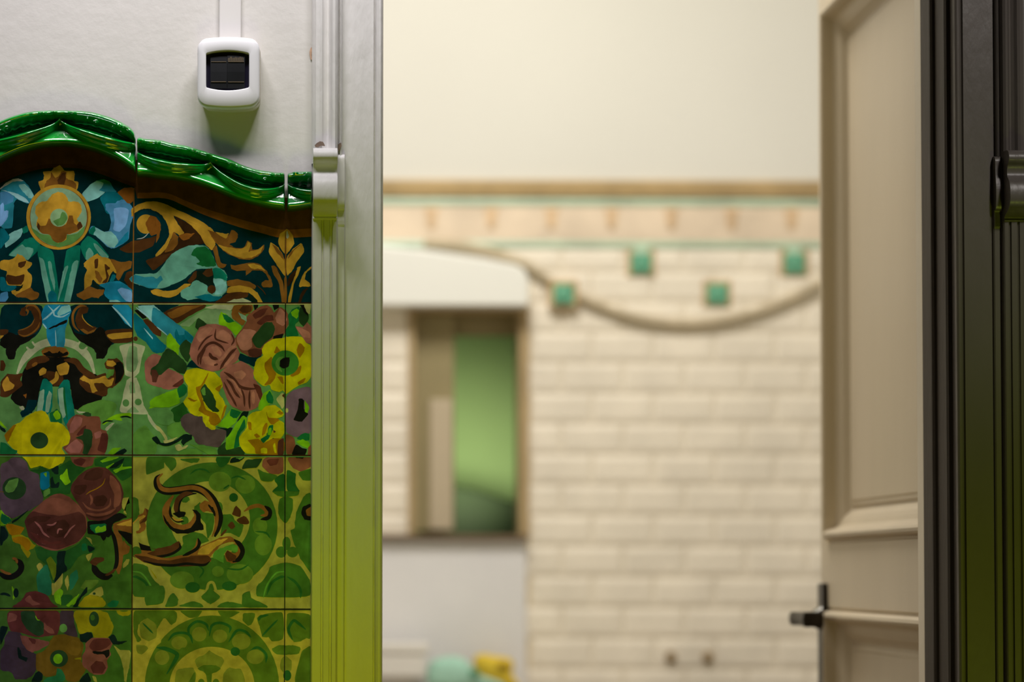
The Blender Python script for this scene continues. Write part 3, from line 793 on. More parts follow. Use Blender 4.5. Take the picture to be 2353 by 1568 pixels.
accent_mat = mat('green_accent', (.15,.44,.28), .25, .25, 40)
accent_dark = mat('green_accent_dark', (.06,.34,.25), .25, .25, 40)
accent_rim = mat('tan_rim', (.58,.40,.2), .4, .1, 20)
door_paint = mat('door_paint', (.66,.56,.405), .42, .05, 5, .12, 40, stretch=(1,1,.3), spec=.35)
door_groove = mat('groove', (.12,.08,.04), .8, .1, 30)
iron = mat('dark_iron', (.035,.028,.022), .38, .35, 60, .3, 120, metal=.6)
steel = mat('worn_steel', (.5,.5,.48), .25, .1, 60, metal=1)
marble = mat('grey_marble', (.86,.85,.85), .3, .04, 4, var2=((.78,.78,.80), 3, .5))
box_white = mat('white_gloss', (.9,.9,.84), .35, .01, 5)
shutter_mat = mat('olive_shutter', (.32,.265,.13), .6, .08, 6)
shutter_pale = mat('pale_lit_shutter', (.55,.46,.32), .6, .04, 6)
frame_brown = mat('window_brown', (.45,.33,.17), .5, .1, 10)
sill_mat = mat('shaded_sill', (.18,.12,.07), .5, .15, 12)  # dark tone stands for the shadow line below the window
yard_green = mat('yard_green_wall', (.50,.66,.30), .8, .08, 3)
yard_dark = mat('yard_dark_green', (.014,.026,.005), .8, .2, 6)
cable_mat = mat('beige_cable', (.56,.47,.32), .6, .12, 30)
mint_cloth = mat('mint_cloth', (.40,.68,.54), .8, .1, 30, .3, 60)
mint_deep = mat('mint_deep', (.08,.32,.16), .8, .15, 30)
yellow_cloth = mat('yellow_cloth', (.78,.56,.04), .8, .1, 30, .3, 60)
yellow_deep = mat('yellow_deep', (.42,.25,.01), .8, .15, 30)
basin_white = mat('white_ceramic', (.84,.81,.75), .2, .02, 5)
counter_mat = mat('counter_stone', (.5,.45,.38), .35, .1, 20)
hook_mat = mat('brown_knob', (.30,.20,.09), .6, .2, 30)
ceil_mat = mat('ceiling_paint', (.75,.73,.68), .9, .02, 3)
floor_mat = mat('floor_tile', (.22,.15,.10), .5, .15, 4)

# ------------------------------------------------------------------ the shell
OPL, OPR = X(879), X(2190)        # door opening
WT = 0.16                          # wall thickness
KB = 2.97                          # kitchen back wall
CH = 3.35
HEAD = 2.42
x0w, x1w = -1.5, 1.75
b = MB()
b.box((x0w, 0, 0), (OPL-.012, WT, CH)); b.box((OPR+.012, 0, 0), (x1w, WT, CH)); b.box((OPL-.012, 0, HEAD), (OPR+.012, WT, CH))
b.build('wall_front', plaster, kind='structure')
def wallbox(name, a, c, m): bb = MB(); bb.box(a, c); return bb.build(name, m, kind='structure')
wallbox('floor', (x0w-.1, -4.6, -.1), (x1w+.1, KB+.1, 0), floor_mat)
wallbox('ceiling', (x0w-.1, -4.6, CH), (x1w+.1, KB+.1, CH+.1), ceil_mat)
wallbox('wall_left', (x0w-.1, -4.6, 0), (x0w, 0, CH), hall_paint)
wallbox('wall_right', (x1w, -4.6, 0), (x1w+.1, 0, CH), hall_paint)
wallbox('wall_rear', (x0w-.1, -4.7, 0), (x1w+.1, -4.6, CH), hall_paint)
wallbox('wall_kitchen_left', (x0w-.1, 0, 0), (x0w, KB+.1, CH), kitchen_white)
wallbox('wall_kitchen_right', (x1w, 0, 0), (x1w+.1, KB+.1, CH), kitchen_white)

# ------------------------------------------------------------------ kitchen back wall
def KX(u): return X(u, KB)
def KZ(v): return Zv(v, KB, 1300)
wx0, wx1, wz0, wz1 = KX(950), KX(1203), KZ(1232), KZ(708)
zt_tile = KZ(572)
b = MB()
for (a0, a1, c0, c1) in ((x0w, wx0, 0, CH), (wx1, x1w, 0, CH), (wx0, wx1, 0, wz0), (wx0, wx1, wz1, CH)):
    b.box((a0, KB, c0), (a1, KB+.10, c1))
wb = b.build('wall_back', kitchen_white, kind='structure')
# bevelled metro tiles, one mesh
TW, TH_ = .1497, .07485
zjoint = KZ(1255.6)
def metro_tile(b, x0, x1, z0, z1, y):
    g, bev, d = .0010, .012, .0048
    x0 += g; x1 -= g; z0 += g; z1 -= g
    if x1-x0 < .024: return
    b.add([(x0,y,z0),(x1,y,z0),(x1,y,z1),(x0,y,z1),(x0+bev,y-d,z0+bev),(x1-bev,y-d,z0+bev),(x1-bev,y-d,z1-bev),(x0+bev,y-d,z1-bev)],
          [(0,1,5,4),(1,2,6,5),(2,3,7,6),(3,0,4,7),(4,5,6,7)])
sx0, sx1, sz1 = KX(840), KX(1207), KZ(1240)     # marble slab area
b = MB(); k = 0
zr = zjoint
while zr > .3: zr -= TH_
row = 0
rbase = round((zr-zjoint)/TH_)
while zr < zt_tile-.002:
    par = (round((zr-zjoint)/TH_)) % 2
    xs = KX(1430) if par == 1 else KX(1359)
    while xs > x0w: xs -= TW
    ztop = min(zr+TH_, zt_tile)
    while xs < x1w:
        a, c = max(xs, x0w), min(xs+TW, x1w)
        pieces = [(a, c)]
        zm = (zr+ztop)/2
        if ztop-zr > .03:
            if zm < wz1 and zm > wz0-.01:
                pieces = []
                if a < wx0-.01: pieces.append((a, min(c, wx0-.012)))
                if c > wx1+.01: pieces.append((max(a, wx1+.012), c))
            elif zm <= wz0-.01:
                pieces = []
                if a < sx0: pieces.append((a, min(c, sx0)))
                if c > sx1: pieces.append((max(a, sx1), c))
            for (p, q) in pieces:
                if q > p: metro_tile(b, p, q, zr, ztop, KB-.002)
        xs += TW
    zr += TH_
b.build('metro_tiles', metro, wb)
b = MB(); b.box((x0w, KB-.0018, .0), (wx0-.005, KB-.0002, zt_tile)); b.box((wx1+.005, KB-.0018, 0), (x1w, KB-.0002, zt_tile))
b.build('metro_grout', metro_grout, wb)
# frieze: ledge, mint lines, cream band with brown marks
b = MB()
za, zb_ = KZ(453), KZ(416)
b.prism(lambda k: [((x0w, x1w)[k], KB-y, z) for y, z in ((0, za), (.012, za), (.016, za+.01), (.020, zb_-.008), (.016, zb_), (0, zb_))], 2)
b.build('frieze_ledge', ledge_mat, wb)
for nm, v0, v1, d in (('mint_line', 474, 457, .009), ('mint_line', 571, 554, .009)):
    b = MB(); z0, z1 = KZ(v0), KZ(v1)
    b.prism(lambda k: [((x0w, x1w)[k], KB-y, z) for y, z in ((0, z0), (d*.6, z0), (d, (z0+z1)/2), (d*.6, z1), (0, z1))], 2)
    b.build(nm, mint_mat, wb)
b = MB(); b.box((x0w, KB-.004, KZ(553)), (x1w, KB, KZ(475))); b.build('frieze_band', frieze_mat, wb)
b = MB()
u = 715
zc = KZ(503)
while u < 2350:
    xc = KX(u); r = .013
    pts = [(xc-.010, zc-.020), (xc, zc-.026), (xc+.010, zc-.020), (xc+.012, zc+.01), (xc+.018, zc+.024), (xc-.018, zc+.024), (xc-.012, zc+.01)]
    b.prism(lambda k: [(x, KB-.004-(0, .004)[k], z) for x, z in pts], 2)
    u += 138
b.build('frieze_marks', frieze_mark, wb)
# green square accents
for (u, v, tail) in ((1473, 607, 1), (1825, 607, 1), (1295, 677, 0), (1648, 677, 0)):
    y = KB-.010 if u != 1295 else KB-.036
    p = U(u, v, y); hw = .0245
    b = MB()
    b.box((p.x-hw-.010, y, p.z-hw-.006), (p.x+hw+.010, KB-.001, p.z+hw+.010), mi=2)
    b.box((p.x-hw, y-.006, p.z-hw), (p.x+hw, KB-.001, p.z+hw))
    b.lathe((p.x, y-.006, p.z), [(0, .020), (-.004, .020), (-.006, .014), (-.004, .009), (-.004, .001)], 'y', 20)
    if tail: b.box((p.x-.018, y-.003, p.z+hw), (p.x+.018, KB-.001, KZ(566)), mi=3)
    b.build('accent_tile', [accent_mat, accent_dark, accent_rim, mint_mat], wb)

# window: opening, frame, half shutter, light well behind
win = MB()
fw_ = .016
win.box((wx0-.012, KB-.012, wz0), (wx0+.004, KB+.1, wz1)); win.box((wx1-.012, KB-.014, wz0), (wx1+.012, KB+.1, wz1))
win.box((wx0, KB-.012, wz1-.012), (wx1, KB+.1, wz1+.012))
wino = win.build('window_1', frame_brown, kind='structure')
b = MB(); b.box((sx0, KB-.045, KZ(1241)), (KX(1210), KB+.1, KZ(1230))); b.build('window_sill', sill_mat, wino)
# shutter leaf, folded against the left side
b = MB()
xa, xb = wx0+.004, KX(1045)
b.box((xa, KB+.02, wz0+.012), (xb, KB+.05, wz1-.012))
sh = b.build('shutter', shutter_mat, wino, bevel=.003)
b = MB(); b.box((KX(988), KB+.008, wz0+.014), (xb-.004, KB+.02, KZ(918))); b.build('shutter_lit_patch', shutter_pale, sh, bevel=.004)  # pale slab stands for light falling on the shutter's lower part
b = MB()   # header board behind the top of the opening
b.box((xb, KB+.05, KZ(768)), (wx1-.012, KB+.07, wz1-.012)); b.build('header_board', shutter_mat, wino)
gl = bpy.data.materials.new('window_glass'); gl.use_nodes = True
g = gl.node_tree.nodes['Principled BSDF']; g.inputs['Transmission Weight'].default_value = 1; g.inputs['Roughness'].default_value = .05; g.inputs['IOR'].default_value = 1.02; g.inputs['Base Color'].default_value = (.93,1,.93,1)
b = MB(); b.box((xb, KB+.055, wz0+.002), (wx1-.014, KB+.058, KZ(768))); b.build('pane', gl, wino)
# light well
LW0, LW1, LWY = wx0-.25, wx1+.35, KB+1.1
b = MB(); b.box((LW0, LWY, .2), (LW1, LWY+.05, CH)); b.build('wall_yard_back', yard_green, kind='structure')
b = MB(); b.box((LW0-.05, KB+.11, .2), (LW0, LWY, CH)); b.build('wall_yard_left', yard_green, kind='structure')
b = MB(); b.box((LW1, KB+.11, .2), (LW1+.05, LWY, CH)); b.build('wall_yard_right', yard_green, kind='structure')
b = MB(); b.box((LW0-.05, KB+.11, CH), (LW1+.05, LWY+.05, CH+.05)); b.build('ceiling_yard', yard_dark, kind='structure')
ya = KB+.75
def YP(u, v, y): p = U(u, v, y); return (p.x, p.z)
pts = [YP(1010, 1112, ya), YP(1090, 1125, ya), YP(1200, 1160, ya), YP(1260, 1185, ya), YP(1260, 1330, ya), YP(1010, 1330, ya)]
b = MB(); b.prism(lambda k: [(x, ya+(0, .28)[k], z) for x, z in pts], 2)
tag(b.build('yard_roof', yard_dark, bevel=.01), 'dark green slanting lean-to roof seen low through the kitchen window', 'roof')

# white shutter box above the window
b = MB()
bx0, bx1 = KX(700), KX(1208)
zb0 = KZ(711)
tp = [(KX(700), KZ(566)), (KX(880), KZ(575)), (KX(990), KZ(586)), (KX(1100), KZ(602)), (KX(1180), KZ(617)), (KX(1200), KZ(628)), (bx1, KZ(650)), (bx1, zb0), (bx0, zb0)]
b.prism(lambda k: [(x, KB-.002-(0, .075)[k], z) for x, z in tp], 2)
tag(b.build('shutter_box', box_white, bevel=.006, seg=3), 'white box with a sloping top fixed above the kitchen window', 'shutter box')
# marble slab under the window
b = MB(); b.box((sx0, KB-.022, .86), (sx1, KB-.001, KZ(1242)))
tag(b.build('marble_splashback', marble, bevel=.003), 'smooth pale grey stone slab on the wall under the kitchen window', 'splashback')
# hanging cable
cpts = [(975,557),(1045,562),(1110,573),(1165,590),(1213,611),(1260,644),(1310,671),(1370,700),(1440,725),(1510,739),(1575,744),(1640,739),(1710,725),(1770,706),(1830,680),(1885,650),(1960,606),(2040,566)]
cu3 = [U(u, v, KB-.0205) for u, v in cpts]
cpath = []
for i in range(len(cu3)-1):
    p0, p1, p2, p3 = cu3[max(i-1, 0)], cu3[i], cu3[i+1], cu3[min(i+2, len(cu3)-1)]
    for k in range(5):
        t = k/5; cpath.append(.5*((2*p1)+(p2-p0)*t+(2*p0-5*p1+4*p2-p3)*t*t+(3*p1-p0-3*p2+p3)*t**3))
cpath.append(cu3[-1])
b = MB()
def cring(k):
    a, c = cpath[max(k-1, 0)], cpath[min(k+1, len(cpath)-1)]; d = (c-a).normalized(); nn = Vector((0, 1, 0)); s_ = d.cross(nn).normalized()
    return [tuple(cpath[k]+(.0112)*(math.cos(q)*nn+math.sin(q)*s_)) for q in [2*math.pi*i/14 for i in range(14)]]
b.prism(cring, len(cpath), smooth=True)
co = b.build('hanging_cable', cable_mat)
tag(co, 'beige cable sagging in a curve across the cream tiled kitchen wall', 'cable')
# two little knobs in the tiles
for i, u in enumerate((1541, 1626)):
    p = U(u, 1511, KB-.01); b = MB()
    b.lathe((p.x, KB-.009, p.z), [(0, .013), (-.004, .0135), (-.008, .012), (-.010, .006), (-.010, .001)], 'y', 20)
    tag(b.build('wall_plug', hook_mat), ('small round brown knob low on the tiled kitchen wall, the one nearer the window', 'small round brown knob low on the tiled kitchen wall, the one nearer the open door')[i], 'knob', 'brown knobs on the tiled wall')
# counter, and the things on it
CZ = U(1000, 1590, KB-.12).z
b = MB(); b.box((x0w+.01, KB-.62, CZ-.04), (KX(1500), KB-.024, CZ))
b.box((x0w+.01, KB-.58, 0), (KX(1490), KB-.03, CZ-.04))
ct = b.build('kitchen_counter', counter_mat, bevel=.006)
tag(ct, 'stone topped kitchen counter below the pale grey slab', 'counter')
# white ceramic block
yb = KB-.16
def PB(u, v): return U(u, v, yb)
b = MB()
xl, xr = PB(800, 1500).x, PB(985, 1500).x; zt = PB(900, 1478).z; zl = PB(900, 1502).z; zb2 = PB(900, 1556).z
b.box((xl, yb-.026, zb2), (xr-.008, yb+.09, zl)); b.box((xl, yb-.03, zl), (xr, yb+.095, zt)); b.box((xl+.02, yb+.01, CZ), (xr-.03, yb+.08, zb2))
tag(b.build('ceramic_tray', basin_white, bevel=.006, seg=3), 'white ceramic block with a thick bright rim on the counter by the left door jamb', 'ceramic tray')
def blob(name, mats, outline, y, depth, holes, label, cat):
    """soft lump with the given pixel outline"""
    b = MB(); P = [U(u, v, y) for u, v in outline]
    cx = sum(p.x for p in P)/len(P); cz = sum(p.z for p in P)/len(P)
    P2 = []
    n = len(P)
    for it in range(2):
        Q = []
        for i in range(len(P)): a, c = P[i], P[(i+1) % len(P)]; Q += [a*.75+c*.25, a*.25+c*.75]
        P = Q
    rings = [(1.0, .5), (1.0, .3), (.96, .1), (.85, -.02), (.6, -.12), (.3, -.16)]
    n = len(P); vs = []
    for (s, d) in rings:
        for p in P: vs.append((cx+(p.x-cx)*s, y+d*depth, cz+(p.z-cz)*s))
    fs = [(k*n+i, k*n+(i+1) % n, (k+1)*n+(i+1) % n, (k+1)*n+i) for k in range(len(rings)-1) for i in range(n)]
    fs.append(tuple((len(rings)-1)*n+i for i in range(n))); fs.append(tuple(range(n-1, -1, -1)))
    b.add(vs, fs, True)
    for (u, v, r1, r2) in holes:
        q = U(u, v, y-depth*.17)
        vs = [(q.x+math.cos(a)*r1, q.y-.002-.006*0, q.z+math.sin(a)*r2) for a in [2*math.pi*i/20 for i in range(20)]]
        vs2 = [(x, y_-.006, z) for x, y_, z in [((p[0]-q.x)*.7+q.x, p[1], (p[2]-q.z)*.7+q.z) for p in vs]]
        b.add([(p[0], p[1]+.03, p[2]) for p in vs]+vs2, [(i, (i+1) % 20, 20+(i+1) % 20, 20+i) for i in range(20)]+[tuple(range(20, 40))], True, 1)
    o = b.build(name, mats); tag(o, label, cat); return o
blob('cleaning_cloth', [mint_cloth, mint_deep], [(980,1595),(984,1535),(1000,1515),(1050,1508),(1078,1520),(1095,1550),(1130,1562),(1165,1575),(1165,1595)], KB-.2, .10, [(1090,1548,.014,.010)], 'crumpled mint green cloth on the kitchen counter left of the yellow one', 'cloth')
blob('cleaning_cloth', [yellow_cloth, yellow_deep], [(1108,1592),(1092,1545),(1090,1512),(1110,1502),(1140,1510),(1176,1513),(1184,1530),(1176,1550),(1200,1580),(1205,1592)], KB-.1, .08, [(1155,1530,.017,.010)], 'crumpled bright yellow cloth on the kitchen counter against the grey slab', 'cloth')

# ------------------------------------------------------------------ door casings
def vert_profile(b, prof, z0, z1, n=2, smooth=False):
    """open profile [(x, y)] extruded from z0 to z1"""
    b.prism(lambda k: [(x, y, z0+(z1-z0)*k/(n-1)) for x, y in prof], n, closed=False, smooth=smooth)
P_flat = [(785,-.002),(785,-.011),(856.5,-.011),(857.5,-.008),(859.5,-.0065),(861.5,-.009),(863,-.0135),(868,-.017),(873,-.0175),(877,-.015),(879,-.010),(879,.16),(866,.16)]
P_up = [(715,0),(715,-.010),(718,-.017),(724,-.023),(732,-.025),(738,-.0235),(743,-.0185),(749,-.0150),(753,-.0165),(757,-.0225),(762,-.0285),(768,-.0305),(773,-.0275),(775.5,-.020),(777,-.0165),(778.5,-.0195),(781,-.0215),(784,-.019),(785.5,-.011),(785.5,0)]
P_low = [(715,0),(715,-.020),(717,-.0265),(719,-.0275),(737,-.0275),(739,-.0245),(740.5,-.0238),(742,-.0255),(743.5,-.0280),(756,-.0275),(758,-.0235),(760,-.0232),(761.5,-.0265),(763,-.0280),(771,-.0275),(773.5,-.0255),(774.5,-.0175),(776,-.0165),(789,-.0165),(791.5,-.0150),(792.5,-.011),(792.5,0)]
def casing(name, m, mir, jamb=None):
    def fx(u): return X(u) if not mir else X(2190+(879-u))
    zb0, zb1 = Zv(522), Zv(345)
    b = MB(); vert_profile(b, [(fx(u), y) for u, y in (P_flat if not mir else P_flat[:-2])], 0, HEAD)
    root = b.build(name, m, kind='structure')
    b = MB(); vert_profile(b, [(fx(u), y) for u, y in P_up], zb1-.02, HEAD, smooth=False); b.build('upper_moulding', m, root)
    b = MB(); vert_profile(b, [(fx(u), y) for u, y in P_low], 0, zb0+.03); b.build('fluted_moulding', m, root)
    # console bracket
    side = [(337,-.020),(337.5,-.034),(339,-.043),(344,-.049),(352,-.052),(361,-.0525),(368,-.050),(375,-.0455),(383,-.0430),(392,-.0425),(400,-.0440),(405,-.048),(413,-.0525),(425,-.0555),(440,-.0570),(455,-.0568),(466,-.0540),(474,-.0490),(480,-.0430),(484,-.0360),(488,-.031),(492,-.0285),(500,-.0275),(500,0),(337,0)]
    def fine(sd):
        out = []
        for i in range(len(sd)-3):
            p0, p1, p2, p3 = sd[max(i-1, 0)], sd[i], sd[i+1], sd[i+2]
            for k in range(5):
                t = k/5; out.append(tuple(.5*(2*b_+(c_-a_)*t+(2*a_-5*b_+4*c_-d_)*t*t+(3*b_-a_-3*c_+d_)*t**3) for a_, b_, c_, d_ in zip(p0, p1, p2, p3)))
        return out+sd[-3:]
    side = fine(side)
    xa, xb = fx(717.5), fx(773)
    b = MB(); b.prism(lambda k: [((xa, xb)[k], y, Zv(v, -.048)) for v, y in side], 2)
    br = b.build('console_bracket', m, root, bevel=.0022, seg=3)
    side2 = [(352,-.011),(354,-.019),(362,-.023),(380,-.0235),(400,-.0245),(430,-.027),(460,-.027),(474,-.0245),(478,-.0215),(482,-.0175),(520,-.0165),(520,0),(352,0)]
    side2 = fine(side2)
    xa2, xb2 = fx(773.2), fx(790.5)
    b = MB(); b.prism(lambda k: [((xa2, xb2)[k], y, Zv(v, -.024)) for v, y in side2], 2)
    b.build('bracket_wing', m, br, bevel=.0015)
    return root, fx
cl, fxl = casing('trim_1', casing_paint, False)
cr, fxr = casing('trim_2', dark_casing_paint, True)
# head of the casing
b = MB(); b.box((X(700), -.03, HEAD), (X(2365), -.001, HEAD+.12)); b.build('trim_3', casing_paint, kind='structure')
# right jamb with its beads (faces left)
jx = OPR
jp = [(0,-.010),(0,.004),(-.0045,.006),(-.0065,.011),(-.0045,.016),(0,.018),(0,.084),(-.003,.085),(-.0055,.088),(-.006,.091),(-.0045,.094),(-.0015,.0965),(0,.097),(0,.160),(.03,.160)]
b = MB(); b.box((jx, .1602, 0), (jx+.026, .1965, HEAD)); b.build('door_stop', stop_paint, cr, bevel=.002)
b = MB(); b.prism(lambda k: [(jx+a, y, (0, HEAD)[k]) for a, y in jp], 2, closed=False)
b.build('jamb', jamb_paint, cr)
# flakes and stains on the left casing
def flake(name, m, pts, y, par):
    b = MB(); b.prism(lambda k: [(p.x, p.y-(0, .0006)[k], p.z) for p in [U(u, v, y) for u, v in pts]], 2); return b.build(name, m, par)
flake('bare_patch', chip_mat, [(713,112),(716,108),(717.5,116),(716,126),(717,137),(714,138),(712,128),(711,120)], -.001, cl)
flake('stain', dirt_mat, [(723,334),(728,329),(735,325),(742,326),(745,331),(747,336),(738,335),(731,338),(725,339)], -.0258, cl)
flake('stain', dirt_mat, [(775,333),(780,330),(784,328),(785,336),(781,343),(777,348),(775,343)], -.022, cl)

# ------------------------------------------------------------------ light switch and trunking
yp = -.034
def plate_outline(s=1.0, dx=0, dv=0):
    """rounded square with slightly bulged top and bottom, pixel space around (525,166)"""
    pts = []
    w, h, r = 71.5, 76, 22
    for cx_, cy_, a0 in ((w-r, -h+r, -90), (w-r, h-r, 0), (-w+r, h-r, 90), (-w+r, -h+r, 180)):
        for i in range(9):
            a = math.radians(a0+i*90/8); pts.append((cx_+r*math.cos(a), cy_+r*math.sin(a)))
    out = []
    for i in range(len(pts)):                     # subdivide the straight top and bottom so they can bulge
        a, c = pts[i], pts[(i+1) % len(pts)]
        out.append(a)
        if math.hypot(c[0]-a[0], c[1]-a[1]) > 40:
            for t in range(1, 12): out.append((a[0]+(c[0]-a[0])*t/12, a[1]+(c[1]-a[1])*t/12))
    res = []
    for x, y in out:
        bul = 6.5*(1-(x/w)**2) if abs(y) > h-r else 0
        y2 = y+(bul if y > 0 else -bul)
        res.append((525+dx+x*s, 166+dv+y2*s))
    return res
sw = empty('light_switch', U(525, 166, 0))
tag(sw, 'white rounded light switch with two black rockers above the flower tiles', 'light switch')
def ring_loft(b, loops, cap_first=True, cap_last=True, mi=0, smooth=True):
    n = len(loops[0]); vs = [p for l in loops for p in l]
    fs = [(k*n+i, k*n+(i+1) % n, (k+1)*n+(i+1) % n, (k+1)*n+i) for k in range(len(loops)-1) for i in range(n)]
    if cap_first: fs.append(tuple(range(n-1, -1, -1)))
    if cap_last: fs.append(tuple((len(loops)-1)*n+i for i in range(n)))
    b.add(vs, fs, smooth, mi)
b = MB()
def lp(out, y): return [tuple(U(u, v, y)) for u, v in out]
def lpk(out, y): return [(U(u, v, -.036).x, y, U(u, v, -.036).z) for u, v in out]
def at0(out, y): return [(U(u, v, 0).x, y, U(u, v, 0).z) for u, v in out]
ring_loft(b, [at0(plate_outline(.945, 6, 15), 0), at0(plate_outline(.955, 6, 15), -.020), at0(plate_outline(.94, 6, 15), -.024)], smooth=False)
b.build('back_box', back_plastic, sw)
po = plate_outline(); n = len(po)
win_px = []     # opening outline matched point by point to the plate outline
for (u, v) in po:
    x, y = (u-525)/71.5, (v-166)/82.5
    m_ = max(abs(x), abs(y)) or 1; x, y = x/m_, y/m_
    bul = 7*(1-x*x) if abs(y) > .98 else 0
    win_px.append((523+x*49.5, 162+y*39+(bul if y > 0 else -bul)*min(1, (abs(y)-.98)/.02 if abs(y) > .98 else 0)))
def mixo(a, c, t): return [(p[0]*(1-t)+q[0]*t, p[1]*(1-t)+q[1]*t) for p, q in zip(a, c)]
b = MB()
ring_loft(b, [lpk(plate_outline(.985), -.022), lpk(plate_outline(1.0), -.024), lpk(plate_outline(1.0), -.0315), lpk(mixo(po, win_px, .05), -.0338), lpk(mixo(po, win_px, .14), -.0350), lpk(mixo(po, win_px, .5), -.0362), lpk(mixo(po, win_px, .95), -.0368), lpk(win_px, -.0362), lpk(win_px, -.026)], cap_last=False)
b.build('cover_plate', white_plastic, sw)
b = MB(); ring_loft(b, [lpk(win_px, -.0270), lpk(mixo(win_px, [(523,162)]*n, .06), -.0275)], smooth=False)
b.build('insert', rim_plastic, sw)
for (u0, u1, tilt) in ((483.5, 521.8, 1), (522.3, 562.5, -1)):
    b = MB(); zt0, zt1 = U(500, 203, -.032).z, U(500, 128, -.032).z
    xa, xb = U(u0, 165, -.032).x, U(u1, 165, -.032).x; zm = (zt0+zt1)/2
    yt, yb_ = (-.0330, -.0318) if tilt < 0 else (-.0322, -.0330)
    b.prism(lambda k: [((xa, xb)[k], y, z) for y, z in ((-.027, zt0), (yb_, zt0), (yb_-.0006, zt0+.008), (-.0335, zm), (yt-.0006, zt1-.008), (yt, zt1), (-.027, zt1))], 2)
    for zz, yy in ((zt0+.0082, yb_-.0010), (zt1-.0082, yt-.0010)):
        b.box((xa+.001, yy-.0004, zz-.00035), (xb-.001, yy+.0015, zz+.00035), mi=1)
    rnd = random.Random(3+tilt)
    if tilt < 0:
        for i in range(15):
            xx = xa+.001+(xb-xa-.002)*i/15; b.box((xx, yt-.0009, zt1-.0075), (xx+.0007, yt+.002, zt1-.0015-rnd.random()*.002), mi=1)
    b.build('rocker', [black_plastic, tick_mat], sw)
b = MB(); xa, xb = X(501), X(551.5)
b.box((xa, -.0075, U(525, 84, 0).z-.004), (xb, 0, CH-.01))
tag(b.build('cable_trunking', trunk_mat, bevel=.0015), 'flat off-white cable cover strip running up the wall from the light switch', 'cable trunking')

# ------------------------------------------------------------------ tile panel
TP = empty('tile_panel', (X(300), -.01, 0))
tag(TP, 'flower painted wall tile panel with a wavy green glazed top moulding', 'tile panel')
def smooth1(tab, x):
    if x <= tab[0][0]: return tab[0][1]
    for i in range(len(tab)-1):
        if x <= tab[i+1][0]:
            p0 = tab[max(i-1, 0)]; p1 = tab[i]; p2 = tab[i+1]; p3 = tab[min(i+2, len(tab)-1)]
            t = (x-p1[0])/(p2[0]-p1[0]); h = p2[0]-p1[0]
            m1 = (p2[1]-p0[1])/(p2[0]-p0[0]); m2 = (p3[1]-p1[1])/(p3[0]-p1[0]) if p3[0] != p1[0] else 0
            return (2*t**3-3*t*t+1)*p1[1]+(t**3-2*t*t+t)*h*m1+(-2*t**3+3*t*t)*p2[1]+(t**3-t*t)*h*m2
    return tab[-1][1]
def cA(pts): return [(x/6.5333, 250+y/6.5333) for x, y in pts]
def cB(pts): return [(360+x/6.5333, 250+y/6.5333) for x, y in pts]
Ltop = cA([(920,52),(1100,55),(1250,62),(1400,78),(1600,130),(1750,185),(1850,232),(1940,285),(2000,335),(2035,385),(2052,440)])
Lbot = cA([(920,598),(1100,606),(1300,640),(1500,700),(1700,780),(1850,860),(2052,1000)])
mir = lambda t: sorted([(2*140.8-x, y) for x, y in t if x > 141]+t)
Ltop, Lbot = mir(Ltop), mir(Lbot)
Ctop = cA([(2066,480),(2110,455),(2200,475)])+cB([(0,487),(100,502),(250,548),(430,577),(560,612),(750,672),(900,722),(1100,785),(1300,872),(1500,935),(1700,965),(1930,988)])
Cbot = cA([(2066,1050),(2200,1052)])+cB([(0,1075),(300,1105),(600,1170),(900,1275),(1200,1395),(1500,1480),(1700,1525),(1935,1560)])
Rtop = cB([(1958,995),(2030,978),(2100,966),(2320,962)])
Rbot = cB([(1958,1568),(2100,1558),(2320,1520)])
BASE_H = [(0,.0),(.03,.013),(.07,.0195),(.12,.0225),(.17,.0215),(.22,.0165),(.28,.0125),(.34,.0095),(.42,.0086),(.48,.0094),(.68,.0143),(.78,.0172),(.85,.0192),(.90,.0194),(.95,.0160),(.985,.007),(1,0)]
LUMPS = [(288,303,6,5,.0050),(274,300,4,4,.003),(260,316,4.5,3.5,.004),(105,271,7,4,.0032),(130,268,5,3.5,.003),(172,270,7,4,.0032),(8,314,7,6,.004),(22,304,5,4,.003),(-8,312,5,4,.003),
 (205,282,4,4,.002),(225,290,5,5,.002),(330,335,4,7,.004),(365,338,5,4,.003),(443,356,8,6,.004),(458,362,4,5,.003),(482,364,5,4,.004),(530,388,8,7,.0048),(549,396,4,6,.003),(596,414,6,5,.003),(633,414,8,7,.0048),(648,408,5,5,.003),(610,420,4,4,.002),(678,404,7,4,.003),(704,406,6,4,.003)]
def hgt(t, uu, s, px=None):
    h = smooth1(BASE_H, t)
    sag = 4*uu*(1-uu)
    tc = .30+.33*sag**.75; w = .055+.075*sag**.6
    d = (t-tc)/w
    if d < 0: d *= 1.6
    h = h+(.0085+.0085*sag)*math.exp(-d*d)
    # second thin fold below, small leaf lumps above
    d2 = (t-tc-.10-.05*sag)/.035
    h += .0028*sag*math.exp(-d2*d2)
    if px:
        for (lu, lv, ru, rv, lh) in LUMPS:
            q = ((px[0]-lu)/ru)**2+((px[1]-lv)/rv)**2
            if q < 6: h += lh*math.exp(-q**1.6)
    h += .0006*math.sin(s*31+t*9)*math.exp(-((t-.30)/.12)**2)
    return h
GD, GM, GB = lin((3,98,46)), lin((10,162,54)), lin((42,190,52))
